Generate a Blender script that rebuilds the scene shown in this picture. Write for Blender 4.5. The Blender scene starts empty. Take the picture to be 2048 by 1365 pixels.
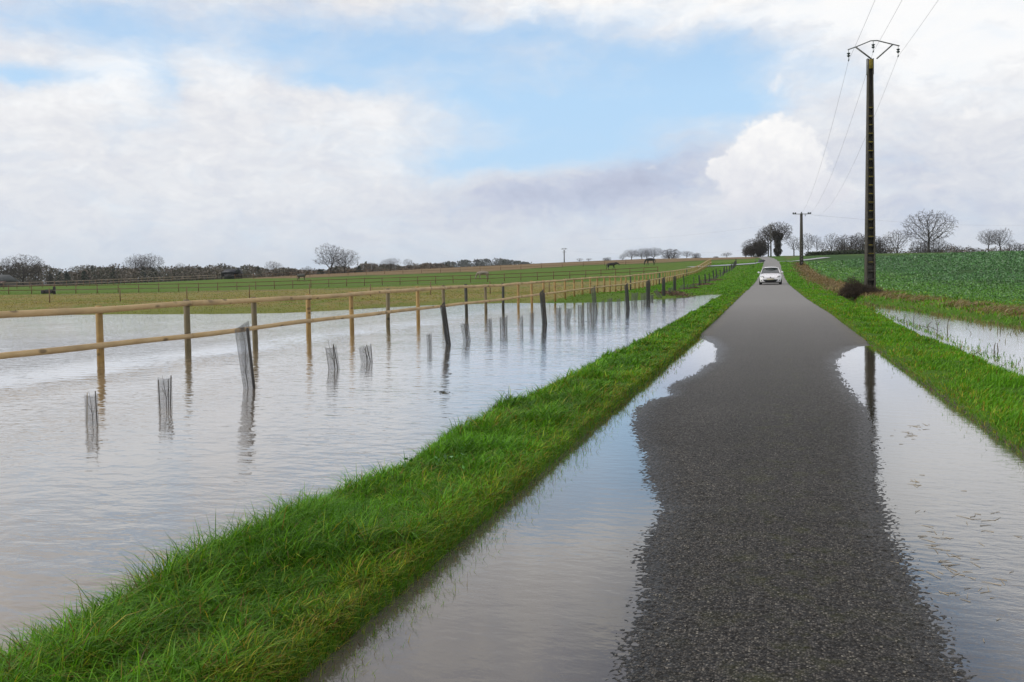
import bpy, math, random
import numpy as np
from mathutils import Matrix, Vector
R = math.radians
rng = np.random.default_rng(7)
random.seed(7)
scn = bpy.context.scene
COL = scn.collection

# ---------------------------------------------------------------- camera
F, CX, PY0, CAMH = 1820.0, 1024.0, 624.0, 1.4
ROLL = -0.0145
def Rz(a): c, s = math.cos(a), math.sin(a); return np.array([[c,-s,0],[s,c,0],[0,0,1.]])
def Rx(a): c, s = math.cos(a), math.sin(a); return np.array([[1.,0,0],[0,c,-s],[0,s,c]])
_r = Rz(ROLL) @ np.array([(1545-CX)/F, (PY0-548)/F, -1.0])
_p = -math.atan(_r[1])
_v = Rx(math.pi/2+_p) @ _r
YAW = math.atan2(_v[0], _v[1])
RC = Rz(YAW) @ Rx(math.pi/2+_p) @ Rz(ROLL)
CPOS = np.array([0, 0, CAMH])
cam = bpy.data.cameras.new('camera'); camo = bpy.data.objects.new('camera', cam); COL.objects.link(camo)
M4 = np.eye(4); M4[:3, :3] = RC; M4[:3, 3] = CPOS
camo.matrix_world = Matrix(M4.tolist())
cam.sensor_width = 36; cam.sensor_fit = 'HORIZONTAL'; cam.lens = 36*F/2048
cam.shift_y = -(682.5-PY0)/2048; cam.clip_start = 0.05; cam.clip_end = 12000
scn.camera = camo

def ray(px, py): return RC @ np.array([(px-CX)/F, (PY0-py)/F, -1.0])
def W(px, py, s):
    """world point seen at (px,py) of the photo, at depth s*F metres"""
    return CPOS + ray(px, py)*s*F
def gp(px, py, z=0.0):
    d = ray(px, py); return CPOS + d*((z-CAMH)/d[2])
def proj(P):
    P = np.atleast_2d(P); q = (P-CPOS) @ RC
    d = np.maximum(-q[:, 2], 1e-3)
    return CX+F*q[:, 0]/d, PY0-F*q[:, 1]/d, -q[:, 2]
def azel(px, py):
    d = ray(px, py); d = d/np.linalg.norm(d)
    return math.degrees(math.atan2(d[0], d[1])), math.degrees(math.asin(d[2]))

# ---------------------------------------------------------------- node helper
class G:
    def __init__(s, nt): s.nt = nt; s.n = nt.nodes; s.l = nt.links
    def put(s, sock, v):
        if v is None: return
        if isinstance(v, bpy.types.NodeSocket): s.l.new(v, sock)
        else:
            if hasattr(sock.default_value, '__len__') and not hasattr(v, '__len__'): v = [v]*len(sock.default_value)
            if hasattr(v, '__len__') and len(sock.default_value) == 4 and len(v) == 3: v = list(v)+[1]
            sock.default_value = v
    def m(s, op, a, b=None, c=None, clamp=False):
        n = s.n.new('ShaderNodeMath'); n.operation = op; n.use_clamp = clamp
        for i, v in enumerate((a, b, c)): s.put(n.inputs[i], v)
        return n.outputs[0]
    def add(s, a, b, **k): return s.m('ADD', a, b, **k)
    def mul(s, a, b, **k): return s.m('MULTIPLY', a, b, **k)
    def sub(s, a, b, **k): return s.m('SUBTRACT', a, b, **k)
    def vm(s, op, a, b=None, sc=None):
        n = s.n.new('ShaderNodeVectorMath'); n.operation = op
        s.put(n.inputs[0], a)
        if b is not None: s.put(n.inputs[1], b)
        if sc is not None: s.put(n.inputs['Scale'], sc)
        return n.outputs['Value'] if op in ('LENGTH', 'DOT_PRODUCT', 'DISTANCE') else n.outputs[0]
    def comb(s, x, y, z=0.0):
        n = s.n.new('ShaderNodeCombineXYZ')
        for i, v in enumerate((x, y, z)): s.put(n.inputs[i], v)
        return n.outputs[0]
    def sep(s, v):
        n = s.n.new('ShaderNodeSeparateXYZ'); s.l.new(v, n.inputs[0]); return n.outputs
    def noise(s, vec, scale, detail=4, rough=.55, dist=0, col=False, lac=2.0):
        n = s.n.new('ShaderNodeTexNoise'); s.put(n.inputs['Vector'], vec)
        n.inputs['Scale'].default_value = scale; n.inputs['Detail'].default_value = detail
        n.inputs['Roughness'].default_value = rough; n.inputs['Distortion'].default_value = dist
        n.inputs['Lacunarity'].default_value = lac
        return n.outputs['Color' if col else 'Fac']
    def voro(s, vec, scale, feature='F1', out='Distance', rnd=1.0):
        n = s.n.new('ShaderNodeTexVoronoi'); n.feature = feature; s.put(n.inputs['Vector'], vec)
        n.inputs['Scale'].default_value = scale; n.inputs['Randomness'].default_value = rnd
        return n.outputs[out]
    def mp(s, v, f0, f1, t0=0.0, t1=1.0, smooth=False):
        n = s.n.new('ShaderNodeMapRange'); n.interpolation_type = 'SMOOTHSTEP' if smooth else 'LINEAR'
        for i, x in enumerate((v, f0, f1, t0, t1)): s.put(n.inputs[i], x)
        return n.outputs[0]
    def mix(s, f, a, b, mode='MIX'):
        n = s.n.new('ShaderNodeMix'); n.data_type = 'RGBA'; n.blend_type = mode; n.clamp_factor = True
        s.put(n.inputs[0], f); s.put(n.inputs[6], a); s.put(n.inputs[7], b)
        return n.outputs[2]
    def ramp(s, f, stops):
        n = s.n.new('ShaderNodeValToRGB'); e = n.color_ramp.elements
        while len(e) < len(stops): e.new(0.5)
        for i, (p, c) in enumerate(stops): e[i].position = p; e[i].color = list(c)+[1]
        s.put(n.inputs[0], f); return n.outputs[0]
    def mapping(s, v, loc, rot, scale, typ='TEXTURE'):
        n = s.n.new('ShaderNodeMapping'); n.vector_type = typ; s.put(n.inputs[0], v)
        n.inputs[1].default_value = loc; n.inputs[2].default_value = rot; n.inputs[3].default_value = scale
        return n.outputs[0]

# ---------------------------------------------------------------- sky
SUN_AZ, SUN_EL = -115.0, 30.0            # degrees clockwise from the road's direction
SKY_STRENGTH = 0.1
w = bpy.data.worlds.new("World"); scn.world = w; w.use_nodes = True
g = G(w.node_tree); g.n.clear()
out = g.n.new('ShaderNodeOutputWorld'); bg = g.n.new('ShaderNodeBackground')
g.l.new(bg.outputs[0], out.inputs[0]); bg.inputs[1].default_value = SKY_STRENGTH
sky = g.n.new('ShaderNodeTexSky'); sky.sky_type = 'NISHITA'; sky.sun_disc = False
sky.sun_elevation = R(SUN_EL); sky.sun_rotation = R(SUN_AZ); sky.air_density = 1.0; sky.dust_density = 0.6; sky.ozone_density = 2.0
tc = g.n.new('ShaderNodeTexCoord').outputs['Generated']
d = g.sep(tc)
az = g.mul(g.m('ARCTAN2', d[0], d[1]), 57.2958)
el = g.mul(g.m('ARCSINE', d[2]), 57.2958)
P = g.comb(az, el, 0)
wn = g.vm('SUBTRACT', g.noise(g.vm('MULTIPLY', P, (1, 1.7, 1)), .16, 5, .6, col=True), (.5, .5, .5))
PW = g.vm('ADD', P, g.vm('MULTIPLY', wn, (5.0, 2.6, 0)))
wn2 = g.vm('SUBTRACT', g.noise(P, .9, 6, .62, col=True), (.5, .5, .5))
PC = g.vm('ADD', P, g.vm('MULTIPLY', wn2, (1.5, 1.5, 0)))
def blob(Pv, px, py, rx, ry, rot=0, wgt=1.0, k=34.0):
    a, e = azel(px, py)
    v = g.mapping(Pv, (a, e, 0), (0, 0, R(rot)), (rx/k, ry/k, 1))
    dd = g.vm('DOT_PRODUCT', v, v)
    return g.mul(g.m('EXPONENT', g.mul(dd, -1.0)), wgt)
def total(parts):
    r = parts[0]
    for p in parts[1:]: r = g.add(r, p)
    return r
OPEN = [ # openings of blue
 (1180,245,330,62,6,1.0),(1000,175,300,55,-6,.75),(1330,125,260,60,-5,.75),(1480,215,90,60,0,.5),(1080,315,280,34,3,.7),(1430,110,120,40,0,.35),
 (60,152,110,20,8,.95),(330,165,34,60,20,.5),(640,152,110,24,-5,.55),(430,60,520,60,0,.42),(160,40,200,40,0,.42),(800,80,300,60,0,.48),(930,200,90,30,0,.4),(1100,60,260,40,0,.35),
 (700,520,1000,70,0,.16),(1850,-95,300,34,3,.95),(2020,-260,260,50,0,.8),(1600,-330,200,60,0,.4),(500,-170,300,30,5,.25),(200,-350,400,60,-5,.25),(1100,-140,300,40,0,.15)]
BR = [ # brightness of the clouds
 (1960,90,260,120,0,.34),(1700,20,180,40,0,.25),(1330,12,360,40,-3,.28),(240,145,80,46,25,.34),(440,140,90,50,0,.14),(40,215,160,40,0,.10),(700,240,150,40,5,.08),
 (890,140,45,45,0,.10),(1100,20,200,60,0,.12),(300,300,700,90,0,.02),(800,290,150,40,0,.05),(1240,350,120,50,10,-.14),(1600,385,150,40,0,.26),
 (1270,385,420,44,4,-.42),(1050,390,180,40,0,-.2),(1330,320,120,40,12,-.2),(1800,300,260,120,0,-.13),(1920,400,260,90,0,-.10),(1760,430,330,30,0,-.12),(1330,300,90,50,0,-.14),
 (500,490,900,60,0,-.08),(1500,470,700,50,0,-.10),(1950,-30,260,60,0,.34),(1250,-120,600,60,0,-.0),(1180,-160,120,40,0,.2),(600,-60,500,50,0,-.08),
 (250,-60,160,50,0,.2),(700,-260,900,120,0,-.16),(1400,-330,500,100,0,-.22)]
n1 = g.noise(g.vm('MULTIPLY', PW, (1, 2.2, 1)), .22, 7, .58)
n2 = g.noise(g.vm('MULTIPLY', PW, (1, 1.8, 1)), .35, 8, .62)
opening = g.add(total([blob(PW, *b) for b in OPEN]), g.mul(g.sub(n1, .5), 1.15))
opening = g.mp(opening, -.1, 1.1, 0, 1, True)
# behind and overhead the same broken cloud carries on
bri = g.add(g.add(total([blob(PW, *b) for b in BR]), .70), g.mul(g.mul(g.sub(n2, .5), .66), g.mp(el, 12, 24, 1, 2.0))); bri = g.sub(bri, g.mp(el, 13, 30, 0, .22)); n3 = g.noise(g.vm('MULTIPLY', PW, (1, 1.6, 1)), .95, 8, .62); bri = g.add(bri, g.mul(g.sub(n3, .5), .42))
cloud = g.ramp(bri, [(0, (.44,.48,.63)), (.25, (.55,.59,.73)), (.5, (.71,.73,.80)), (.75, (.85,.855,.88)), (1, (1.0,1.0,1.0))])
cloud = g.mix(g.mp(el, 15, 22), cloud, g.vm('MULTIPLY', cloud, (1.02, .97, .90)))
blue = g.mix(.86, g.vm('SCALE', sky.outputs[0], sc=.16), g.mix(g.mp(el, 11, 30), (.49, .73, .99), (.20, .36, .68)))
col = g.mix(opening, cloud, blue)
# pale air low down
hz = g.m('EXPONENT', g.mul(g.m('MAXIMUM', el, 0.0), -1/4.2))
col = g.mix(g.mul(hz, .62), col, (.64, .73, .84))
# bright cumulus heads
CU = [(1560,275,62,48),(1512,300,46,44),(1606,318,44,42),(1476,346,54,34),(1560,350,88,62),(1550,405,130,38),(1650,385,60,24),(1440,340,34,20)]
cu = total([blob(PC, a, b, c*.90, dd*.95, 0, 1.0) for a, b, c, dd in CU])
small = total([blob(PC, 1945, 225, 26, 20, 0, .8), blob(PC, 1862, 370, 46, 13, 0, .7), blob(PC, 1548, 172, 34, 24, 40, .62), blob(PC, 1300, 336, 26, 10, 0, .55)])
cedge = g.mp(g.add(cu, g.mul(g.sub(g.noise(P, 1.5, 9, .65), .5), .75)), .30, .72, 0, 1, True)
cedge = g.mul(cedge, g.mp(el, 2.9, 4.6, .0, 1, True))
sedge = g.mp(g.add(small, g.mul(g.sub(g.noise(P, 1.3, 8, .6), .5), .45)), .35, .85, 0, .85, True)
cub = g.add(g.mp(el, 3.6, 8.2, .32, .86), g.mul(g.sub(g.noise(PC, .75, 8, .62), .5), .85))
cucol = g.ramp(cub, [(0, (.62,.64,.74)), (.5, (.80,.81,.86)), (.8, (.93,.93,.94)), (1, (1.02,1.01,1.0))])
col = g.mix(g.m('MAXIMUM', cedge, sedge), col, cucol)
col = g.vm('SCALE', col, sc=1.0/SKY_STRENGTH)
g.l.new(col, bg.inputs[0])

sun = bpy.data.lights.new('sun', 'SUN'); suno = bpy.data.objects.new('sun', sun); COL.objects.link(suno)
sun.energy = 1.9; sun.angle = R(12); sun.color = (1, .95, .87)
_sd = Vector((math.sin(R(SUN_AZ))*math.cos(R(SUN_EL)), math.cos(R(SUN_AZ))*math.cos(R(SUN_EL)), math.sin(R(SUN_EL))))
suno.rotation_euler = _sd.to_track_quat('Z', 'Y').to_euler()
scn.view_settings.view_transform = 'Standard'; scn.view_settings.look = 'None'
scn.view_settings.exposure = 0.0; scn.view_settings.gamma = 1.0

# ---------------------------------------------------------------- generic helpers
def tag(o, label=None, cat=None, group=None, kind=None):
    if label: o['label'] = label
    if cat: o['category'] = cat
    if group: o['group'] = group
    if kind: o['kind'] = kind
    return o
def npmesh(name, V, polys, smooth=False, tint=None, tname='tint'):
    """polys: list of int arrays (n,k)"""
    me = bpy.data.meshes.new(name); V = np.asarray(V, dtype=np.float32)
    me.vertices.add(len(V)); me.vertices.foreach_set('co', V.ravel())
    loops = np.concatenate([p.ravel() for p in polys]).astype(np.int32)
    sizes = np.concatenate([np.full(len(p), p.shape[1]) for p in polys])
    starts = np.concatenate([[0], np.cumsum(sizes)[:-1]]).astype(np.int32)
    me.loops.add(len(loops)); me.loops.foreach_set('vertex_index', loops)
    me.polygons.add(len(sizes)); me.polygons.foreach_set('loop_start', starts)
    try: me.polygons.foreach_set('loop_total', sizes.astype(np.int32))
    except Exception: pass
    if smooth: me.polygons.foreach_set('use_smooth', np.ones(len(sizes), dtype=bool))
    me.update(calc_edges=True)
    if tint is not None:
        tint = np.asarray(tint, dtype=np.float32)
        if tint.ndim == 1: tint = np.stack([tint, tint, tint, np.ones_like(tint)], 1)
        elif tint.shape[1] == 3: tint = np.concatenate([tint, np.ones((len(tint), 1), np.float32)], 1)
        a = me.color_attributes.new(tname, 'FLOAT_COLOR', 'POINT'); a.data.foreach_set('color', tint.astype(np.float32).ravel())
    return me
def obj(name, me, mat=None, parent=None, loc=None):
    o = bpy.data.objects.new(name, me); COL.objects.link(o)
    if mat is not None and me is not None and not me.materials: me.materials.append(mat)
    if parent: o.parent = parent
    if loc is not None: o.location = loc
    return o
def empty(name, loc, label, cat, group=None, rz=0):
    o = bpy.data.objects.new(name, None); COL.objects.link(o); o.location = loc; o.rotation_euler = (0, 0, rz)
    o.empty_display_size = .2
    return tag(o, label, cat, group)
class MB:
    """collects shapes into one mesh"""
    def __init__(s): s.v = []; s.f = {}; s.n = 0; s.t = []
    def raw(s, V, F, t=0.0):
        V = np.asarray(V, float).reshape(-1, 3); s.v.append(V)
        for f in F:
            s.f.setdefault(len(f), []).append([i+s.n for i in f])
        s.t.append(np.full(len(V), t)); s.n += len(V)
    def rawnp(s, V, Fa, t=None):
        s.v.append(V); s.f.setdefault(Fa.shape[1], []).extend((Fa+s.n).tolist())
        s.t.append(np.zeros(len(V)) if t is None else t); s.n += len(V)
    def box(s, c, size, rz=0, bev=0.0, M=None):
        x, y, z = [k/2 for k in size]; V = []; F = []
        if bev <= 0:
            V = np.array([[a*x, b*y, e*z] for a in (-1, 1) for b in (-1, 1) for e in (-1, 1)])
            F = [(0,1,3,2),(4,6,7,5),(0,4,5,1),(2,3,7,6),(0,2,6,4),(1,5,7,3)]
        else:
            b = bev
            pr = [(x-b,-y),(x,-y+b),(x,y-b),(x-b,y),(-x+b,y),(-x,y-b),(-x,-y+b),(-x+b,-y)]
            inn = [(p*(x-b)/x, q*(y-b)/y) for p, q in pr]
            V = [(p,q,-z) for p,q in inn]+[(p,q,-z+b) for p,q in pr]+[(p,q,z-b) for p,q in pr]+[(p,q,z) for p,q in inn]
            F = [tuple(range(7,-1,-1)), tuple(range(24,32))]
            for k in range(3):
                for i in range(8): F.append((k*8+i, k*8+(i+1)%8, k*8+8+(i+1)%8, k*8+8+i))
            V = np.array(V)
        if M is not None: V = V @ np.asarray(M).T
        cz, sz = math.cos(rz), math.sin(rz)
        V = V @ np.array([[cz,-sz,0],[sz,cz,0],[0,0,1]]).T + np.array(c)
        s.raw(V, F); return s
    def tube(s, pts, rad, n=8, cap=True, t=0.0):
        pts = np.asarray(pts, float); m = len(pts)
        rad = np.full(m, rad) if np.isscalar(rad) else np.asarray(rad, float)
        T = np.gradient(pts, axis=0); T /= np.linalg.norm(T, axis=1)[:, None]+1e-12
        up = np.array([0, 0, 1.]) if abs(T[0][2]) < .9 else np.array([1., 0, 0])
        V = []
        for i in range(m):
            a = np.cross(T[i], up); a /= np.linalg.norm(a)+1e-12; b = np.cross(T[i], a)
            for k in range(n):
                th = 2*math.pi*k/n; V.append(pts[i]+rad[i]*(a*math.cos(th)+b*math.sin(th)))
        Fq = [(i*n+k, i*n+(k+1)%n, (i+1)*n+(k+1)%n, (i+1)*n+k) for i in range(m-1) for k in range(n)]
        if cap: Fq += [tuple(range(n-1, -1, -1)), tuple((m-1)*n+k for k in range(n))]
        s.raw(V, Fq, t); return s
    def mesh(s, name, smooth=False):
        V = np.concatenate(s.v); return npmesh(name, V, [np.array(f) for f in s.f.values()], smooth, tint=np.concatenate(s.t))
    def build(s, name, mat, parent=None, smooth=False, loc=None): return obj(name, s.mesh(name, smooth), mat, parent, loc)
def hash2(ix, iy, seed=0):
    h = (ix.astype(np.int64)*374761393 + iy.astype(np.int64)*668265263 + seed*974634777) & 0xFFFFFFFF
    h = ((h ^ (h >> 13))*1274126177) & 0xFFFFFFFF
    return ((h ^ (h >> 16)) & 0xFFFFFF)/float(0xFFFFFF)
def vnoise(x, y, seed=0):
    ix, iy = np.floor(x), np.floor(y); fx, fy = x-ix, y-iy
    fx = fx*fx*(3-2*fx); fy = fy*fy*(3-2*fy)
    a, b = hash2(ix, iy, seed), hash2(ix+1, iy, seed); c, d = hash2(ix, iy+1, seed), hash2(ix+1, iy+1, seed)
    return (a*(1-fx)+b*fx)*(1-fy)+(c*(1-fx)+d*fx)*fy
def fbm(x, y, seed=0, oct=4):
    r = 0; a = .5
    for i in range(oct): r = r+a*(vnoise(x, y, seed+i)-.5); x = x*2.03+11; y = y*2.03+7; a *= .5
    return r
def sstep(a, b, x):
    t = np.clip((x-a)/(b-a), 0, 1); return t*t*(3-2*t)
def newmat(name):
    m = bpy.data.materials.new(name); m.use_nodes = True
    g = G(m.node_tree); b = g.n['Principled BSDF']; return m, g, b
def objpos(g): return g.n.new('ShaderNodeNewGeometry').outputs['Position']
def attr(g, name='tint'):
    n = g.n.new('ShaderNodeAttribute'); n.attribute_name = name; return n
def bump(g, b, h, strength=.5, dist=.01):
    n = g.n.new('ShaderNodeBump'); n.inputs['Strength'].default_value = strength; n.inputs['Distance'].default_value = dist
    g.put(n.inputs['Height'], h); g.l.new(n.outputs[0], b.inputs['Normal'])

# ---------------------------------------------------------------- terrain shape
SHORE_PX = [(-900,655),(-400,640),(0,631),(300,629),(560,627),(700,620),(830,612),(1000,607),(1150,606),(1230,604),(1330,598),(1420,590)]
SH = np.array([gp(a, b)[:2] for a, b in SHORE_PX]); SH = SH[np.argsort(SH[:, 0])]
RY = np.array([-40,0,20,30,45,60,78.6,100,115,150,180,230,300,400,3000.]); RZ = np.array([.0,.0,.0,.05,.18,.30,.45,.75,1.1,2.15,3.45,5.1,6.9,6.6,6.0])
_yy = np.linspace(-40, 400, 881); _zz = np.interp(_yy, RY, RZ); _k = np.exp(-np.linspace(-2, 2, 41)**2); _k /= _k.sum()
_zz = np.convolve(np.pad(_zz, 20, mode='edge'), _k, 'valid')
def groad(Y): return np.interp(Y, _yy, _zz)
CP = []
def cpx(px, py, s): CP.append(W(px, py, s))
def cpz(px, s, z):
    p = W(px, 555, s); CP.append(np.array([p[0], p[1], z]))
for px, z in ((-300,.1),(0,.12),(442,.16),(816,.2),(1043,.22)): cpz(px, .036, z)
for Y, z in ((53,.03),(74,.15),(90,.30),(112,.72),(150,1.75),(179,3.2)): CP.append(np.array([-11.56, Y, z]))
for a in ((0,589,.068),(320,585,.072),(600,575,.078),(922,567.4,.075),(1193,555,.08),
          (485,558.6,.12),(900,546,.11),(1150,533.5,.11),(1300,528,.108),
          (485,557,.14),(700,546,.14),(900,536,.14),(1150,524,.14),(1280,519,.14),(1400,516.5,.14),
          (0,575,.14),(250,567,.14),(2048,504,.11),(1850,507,.11),(1640,512,.105),(2500,500,.11)): cpx(*a)
for px, s, z in ((-500,.14,.6),(-500,.07,.2),(-900,.036,.1),(0,.25,.5),(-500,.25,.5),(485,.25,1.4),(900,.25,2.8),(1150,.25,3.8),(1400,.25,5.0),(1700,.25,6.2),(2048,.25,6.2),(2500,.25,6),
                 (0,1,1),(600,1,1),(1000,1,3),(1500,1,4),(2048,1,4),(0,1.7,0),(1000,1.7,2),(2048,1.7,3)): cpz(px, s, z)
for Y, z in ((66,.14),(88,.40),(107,.78),(135,1.6),(173,2.9)): CP.append(np.array([-6.5, Y, z]))
for Y in (50,65,78.6,100,115,150,180,230,300,400): CP.append(np.array([0, Y, groad(Y)]))
for X, Y, z in ((7,0,.25),(7,15,.25),(7,30,.35),(7,45,.42),(7,60,.45),(9,80,.6),(9,110,1.15),(9,150,2.2),(9,180,3.4),(15,30,.5),(30,30,.85),(25,60,1.0),(40,60,1.2),(20,100,1.7),(60,100,2.3),(60,30,1.3),(30,0,.7),
                (60,-40,1),(-20,-60,.2),(-100,-60,.2),(-100,20,.1),(-300,60,.3),(300,60,3),(300,-100,2),(-300,-200,.5),(0,-300,.5)): CP.append(np.array([X, Y, z]))
CP = np.array(CP); _S = 50.0
def _phi(r2): return .5*r2*np.log(r2+1e-9)
def _d2(A, B): return ((A[:, None, :]-B[None, :, :])**2).sum(2)
def _warp(XY): # compress distance so far points do not dominate
    r = np.linalg.norm(XY, axis=1)+1e-9; return XY*(np.log1p(r/_S)/(r/_S))[:, None]/_S
_A = _warp(CP[:, :2]); _n = len(_A)
_K = _phi(_d2(_A, _A))+np.eye(_n)*2e-4; _Pm = np.hstack([np.ones((_n, 1)), _A])
_L = np.block([[_K, _Pm], [_Pm.T, np.zeros((3, 3))]])
_sol = np.linalg.solve(_L, np.concatenate([CP[:, 2], np.zeros(3)]))
def TPS(X, Y):
    Q = _warp(np.stack([X, Y], 1)); r = np.empty(len(Q))
    for i in range(0, len(Q), 20000):
        q = Q[i:i+20000]; r[i:i+20000] = _phi(_d2(q, _A)) @ _sol[:_n] + _sol[_n] + q @ _sol[_n+1:]
    return r
BANK_L, BANK_LO = -1.60, -2.72          # inner and outer edge of the left verge
def BANK_R(Y): return np.interp(Y, [0, 31, 45, 78, 180, 400], [1.80, 1.78, 1.50, 1.30, 1.34, 1.34])
def roff(Y): return np.interp(Y, [0, 178, 205, 240, 285, 330], [0, 0, -.4, -1.3, -2.7, -4.0])
def bankRo(Y): return np.interp(Y, [-5, 5, 12, 20, 30, 41, 60, 100], [3.0, 3.0, 3.05, 3.15, 3.25, 3.3, 3.4, 3.4])   # verge / ditch
_do = sorted([(gp(a, b)[1], gp(a, b)[0]) for a, b in ((2048,655),(1980,646),(1900,634),(1830,622),(1760,612),(1700,603))])
def ditchO(Y): return np.interp(Y, [p[0] for p in _do], [p[1] for p in _do])
DITCH_END = gp(1712, 603)[1]
def H(X, Y):
    X = np.asarray(X, float); Y = np.asarray(Y, float); sh = X.shape; X = X.ravel(); Y = Y.ravel()
    T = np.maximum(TPS(X, Y), .06); g0 = groad(Y)
    X = np.where(Y > 178, X-roff(Y), X); BR_ = BANK_R(Y)
    ys = np.interp(X, np.append(SH[:, 0], [-2.75, -2.5]), np.append(SH[:, 1], [66, 66]))
    d = Y-ys + 1.2*fbm(X*.5, Y*.15, 3, 3)
    zf = np.clip(.035*d, -.32, .5); wl = sstep(2, 22, d)
    left = np.where(d > 0, zf*(1-wl)+T*wl, zf)
    bz = g0+.085+.07*fbm(X*2.2, Y*1.6, 5, 3)
    wb = sstep(-3.0, -2.55, X+.25*fbm(X*0, Y*.8, 9, 3))
    left = left*(1-wb)+np.maximum(bz, left*.0)*wb
    rd = g0-.10
    wr = sstep(BANK_L-.04, BANK_L+.05, X); z = left*(1-wr)+rd*wr
    bzr = g0+.10+.08*fbm(X*2.0, Y*1.4, 15, 3)
    wv = sstep(BR_-.08, BR_+.10, X); z = z*(1-wv)+bzr*wv
    ro = bankRo(Y)+.35*fbm(Y*.6, Y*0, 21, 3)
    dz = -.22*(1-sstep(DITCH_END-5, DITCH_END+2, Y))+sstep(DITCH_END-2, DITCH_END+8, Y)*(g0+.02)
    wd = sstep(ro-.3, ro+.15, X); z = z*(1-wd)+dz*wd
    od = ditchO(Y)+.5*fbm(Y*.35, Y*0, 25, 3)
    edge = sstep(od-.12, od+.35, X)
    fld = np.maximum(T, g0+.12)*sstep(-.5, 2.5, X-od)+(.07+np.maximum(g0, 0)*1.0)*(1-sstep(-.5, 2.5, X-od))
    fld = fld+.05*fbm(X*1.3, Y*1.3, 31, 3)
    z = z*(1-edge)+fld*edge
    return z.reshape(sh)
def h1(x, y): return float(H(np.array([x]), np.array([y]))[0])
def onland(px, s):
    """ground point in the direction of column px at depth s"""
    p = W(px, 560, s); return np.array([p[0], p[1], h1(p[0], p[1])])
# ---------------------------------------------------------------- ground sheet
GREEN = np.array([.065,.150,.010]); PAST = np.array([.098,.180,.016]); TAN = np.array([.27,.225,.085]); BROWN = np.array([.20,.145,.075])
MUD = np.array([.10,.085,.06]); CROP = np.array([.030,.085,.016]); STRAW = np.array([.24,.17,.085]); CROP2 = np.array([.045,.115,.018])
def soil(P):
    X, Y = P[:, 0], P[:, 1]
    px, py, zc = proj(P); py = py+2.2*fbm(X*.05, Y*.02, 41, 4)*np.clip(zc/40, 0, 3)
    c = np.tile(GREEN, (len(X), 1))
    def lay(m, k):
        nonlocal c; c = c*(1-m[:, None])+k*m[:, None]
    left = (X < -3.2)*1.0
    n = fbm(X*.25, Y*.09, 51, 5); n2 = fbm(X*1.4, Y*.6, 53, 4)
    lay(left, PAST); lay(left*(X < -11.9)*.45, TAN)
    ysh = np.interp(X, SH[:, 0], SH[:, 1])
    d = Y-ysh
    ftan = left*(X < -11.9)*sstep(3.0, 9.0, d+18*n+3*n2+2)*(1-sstep(1350, 1500, px))
    lay(ftan*.80, TAN); lay(ftan*sstep(.0, .25, n2+.6*n)*.55, GREEN*1.2); lay(ftan*sstep(.05, .3, -n2+.5*n)*.5, BROWN)
    b1 = np.interp(px, [0, 300, 600, 900, 1100, 1300, 1420], [591, 587, 578, 570.5, 566, 560, 540])
    m1 = left*sstep(1.2, -1.2, py-b1)*(zc > 80)*(X < -11.9); lay(m1, PAST*.92)
    b2 = np.interp(px, [-200, 430, 485, 900, 1150, 1300, 1400, 1500, 1530], [500, 555, 559, 545.5, 533, 528, 522.5, 519, 516])
    m2 = left*sstep(.7, -.7, py-b2)*(zc > 170); lay(m2, BROWN); lay(m2*sstep(0, .3, n2+n), STRAW*.9)
    hed = left*sstep(.9, .2, np.abs(py-b2-.8))*(zc > 150)*(px > 600); lay(hed*.8, GREEN*.45)
    m3 = left*(px < 430)*(zc > 235)*1.0; lay(m3, GREEN*.8)
    right = X > 3.0
    od = ditchO(Y)+.5*fbm(Y*.35, Y*0, 25, 3)
    st = right*sstep(.2, .9, X-od+.8*n)*(1-sstep(1.6, 2.8, X-od+2*n))*(zc < 170); lay(st*.85, STRAW*.85); lay(st*sstep(-.05, .2, n2)*.6, GREEN*.9)
    lay(right*sstep(1.8, 3.4, X-od+2*n)*1.0, CROP2)
    cr = right*sstep(5.5, 9, X-od-np.clip((Y-60)*.0, 0, 9)+6*n); lay(cr*.9, CROP)
    top = right*sstep(513, 508.5, py+3*n)*(zc > 110); lay(top, np.array([.055,.12,.014]))
    pt = right*sstep(.16, .32, fbm(X*.04+9, Y*.022, 61, 4)*1.6)*(zc > 70); lay(pt*.6, np.array([.13,.12,.04]))
    und = (P[:, 2] < -.03)*1.0; lay(und, MUD)
    Xo = X-roff(Y); rdm = ((Xo > BANK_L+.02) & (Xo < BANK_R(Y)+.03))*1.0; lay(rdm, np.array([.09,.08,.065]))
    return np.clip(c, 0, 1)
azs = np.concatenate([np.arange(-180, -54, 3.0), np.arange(-54, 22, .14), np.arange(22, 180.1, 3.0)])
rr = np.concatenate([[0.3], .6*1.019**np.arange(0, 446)])
A_, R_ = np.meshgrid(np.radians(azs), rr, indexing='ij')
gx, gy = R_*np.sin(A_), R_*np.cos(A_)
gz = H(gx, gy); gz = np.where(R_ > 1500, np.minimum(gz, 2.0), gz)
V = np.stack([gx, gy, gz], -1).reshape(-1, 3); na, nr = gx.shape
i, j = np.meshgrid(np.arange(na-1), np.arange(nr-1), indexing='ij'); a = i*nr+j
Fq = np.stack([a, a+1, a+nr+1, a+nr], -1).reshape(-1, 4)[:, ::-1]
m_ground, g, b = newmat('ground')
pos = objpos(g); base = attr(g).outputs['Color']
nA = g.noise(pos, 1.3, 6, .65); nB = g.noise(pos, 9.0, 5, .7)
c = g.mix(g.mp(nA, .35, .7, 0, .55), base, g.vm('SCALE', base, sc=.55)); c = g.mix(g.mp(nB, .45, .75, 0, .6), c, g.vm('MULTIPLY', base, (1.5, 1.3, 1.0)))
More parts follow.
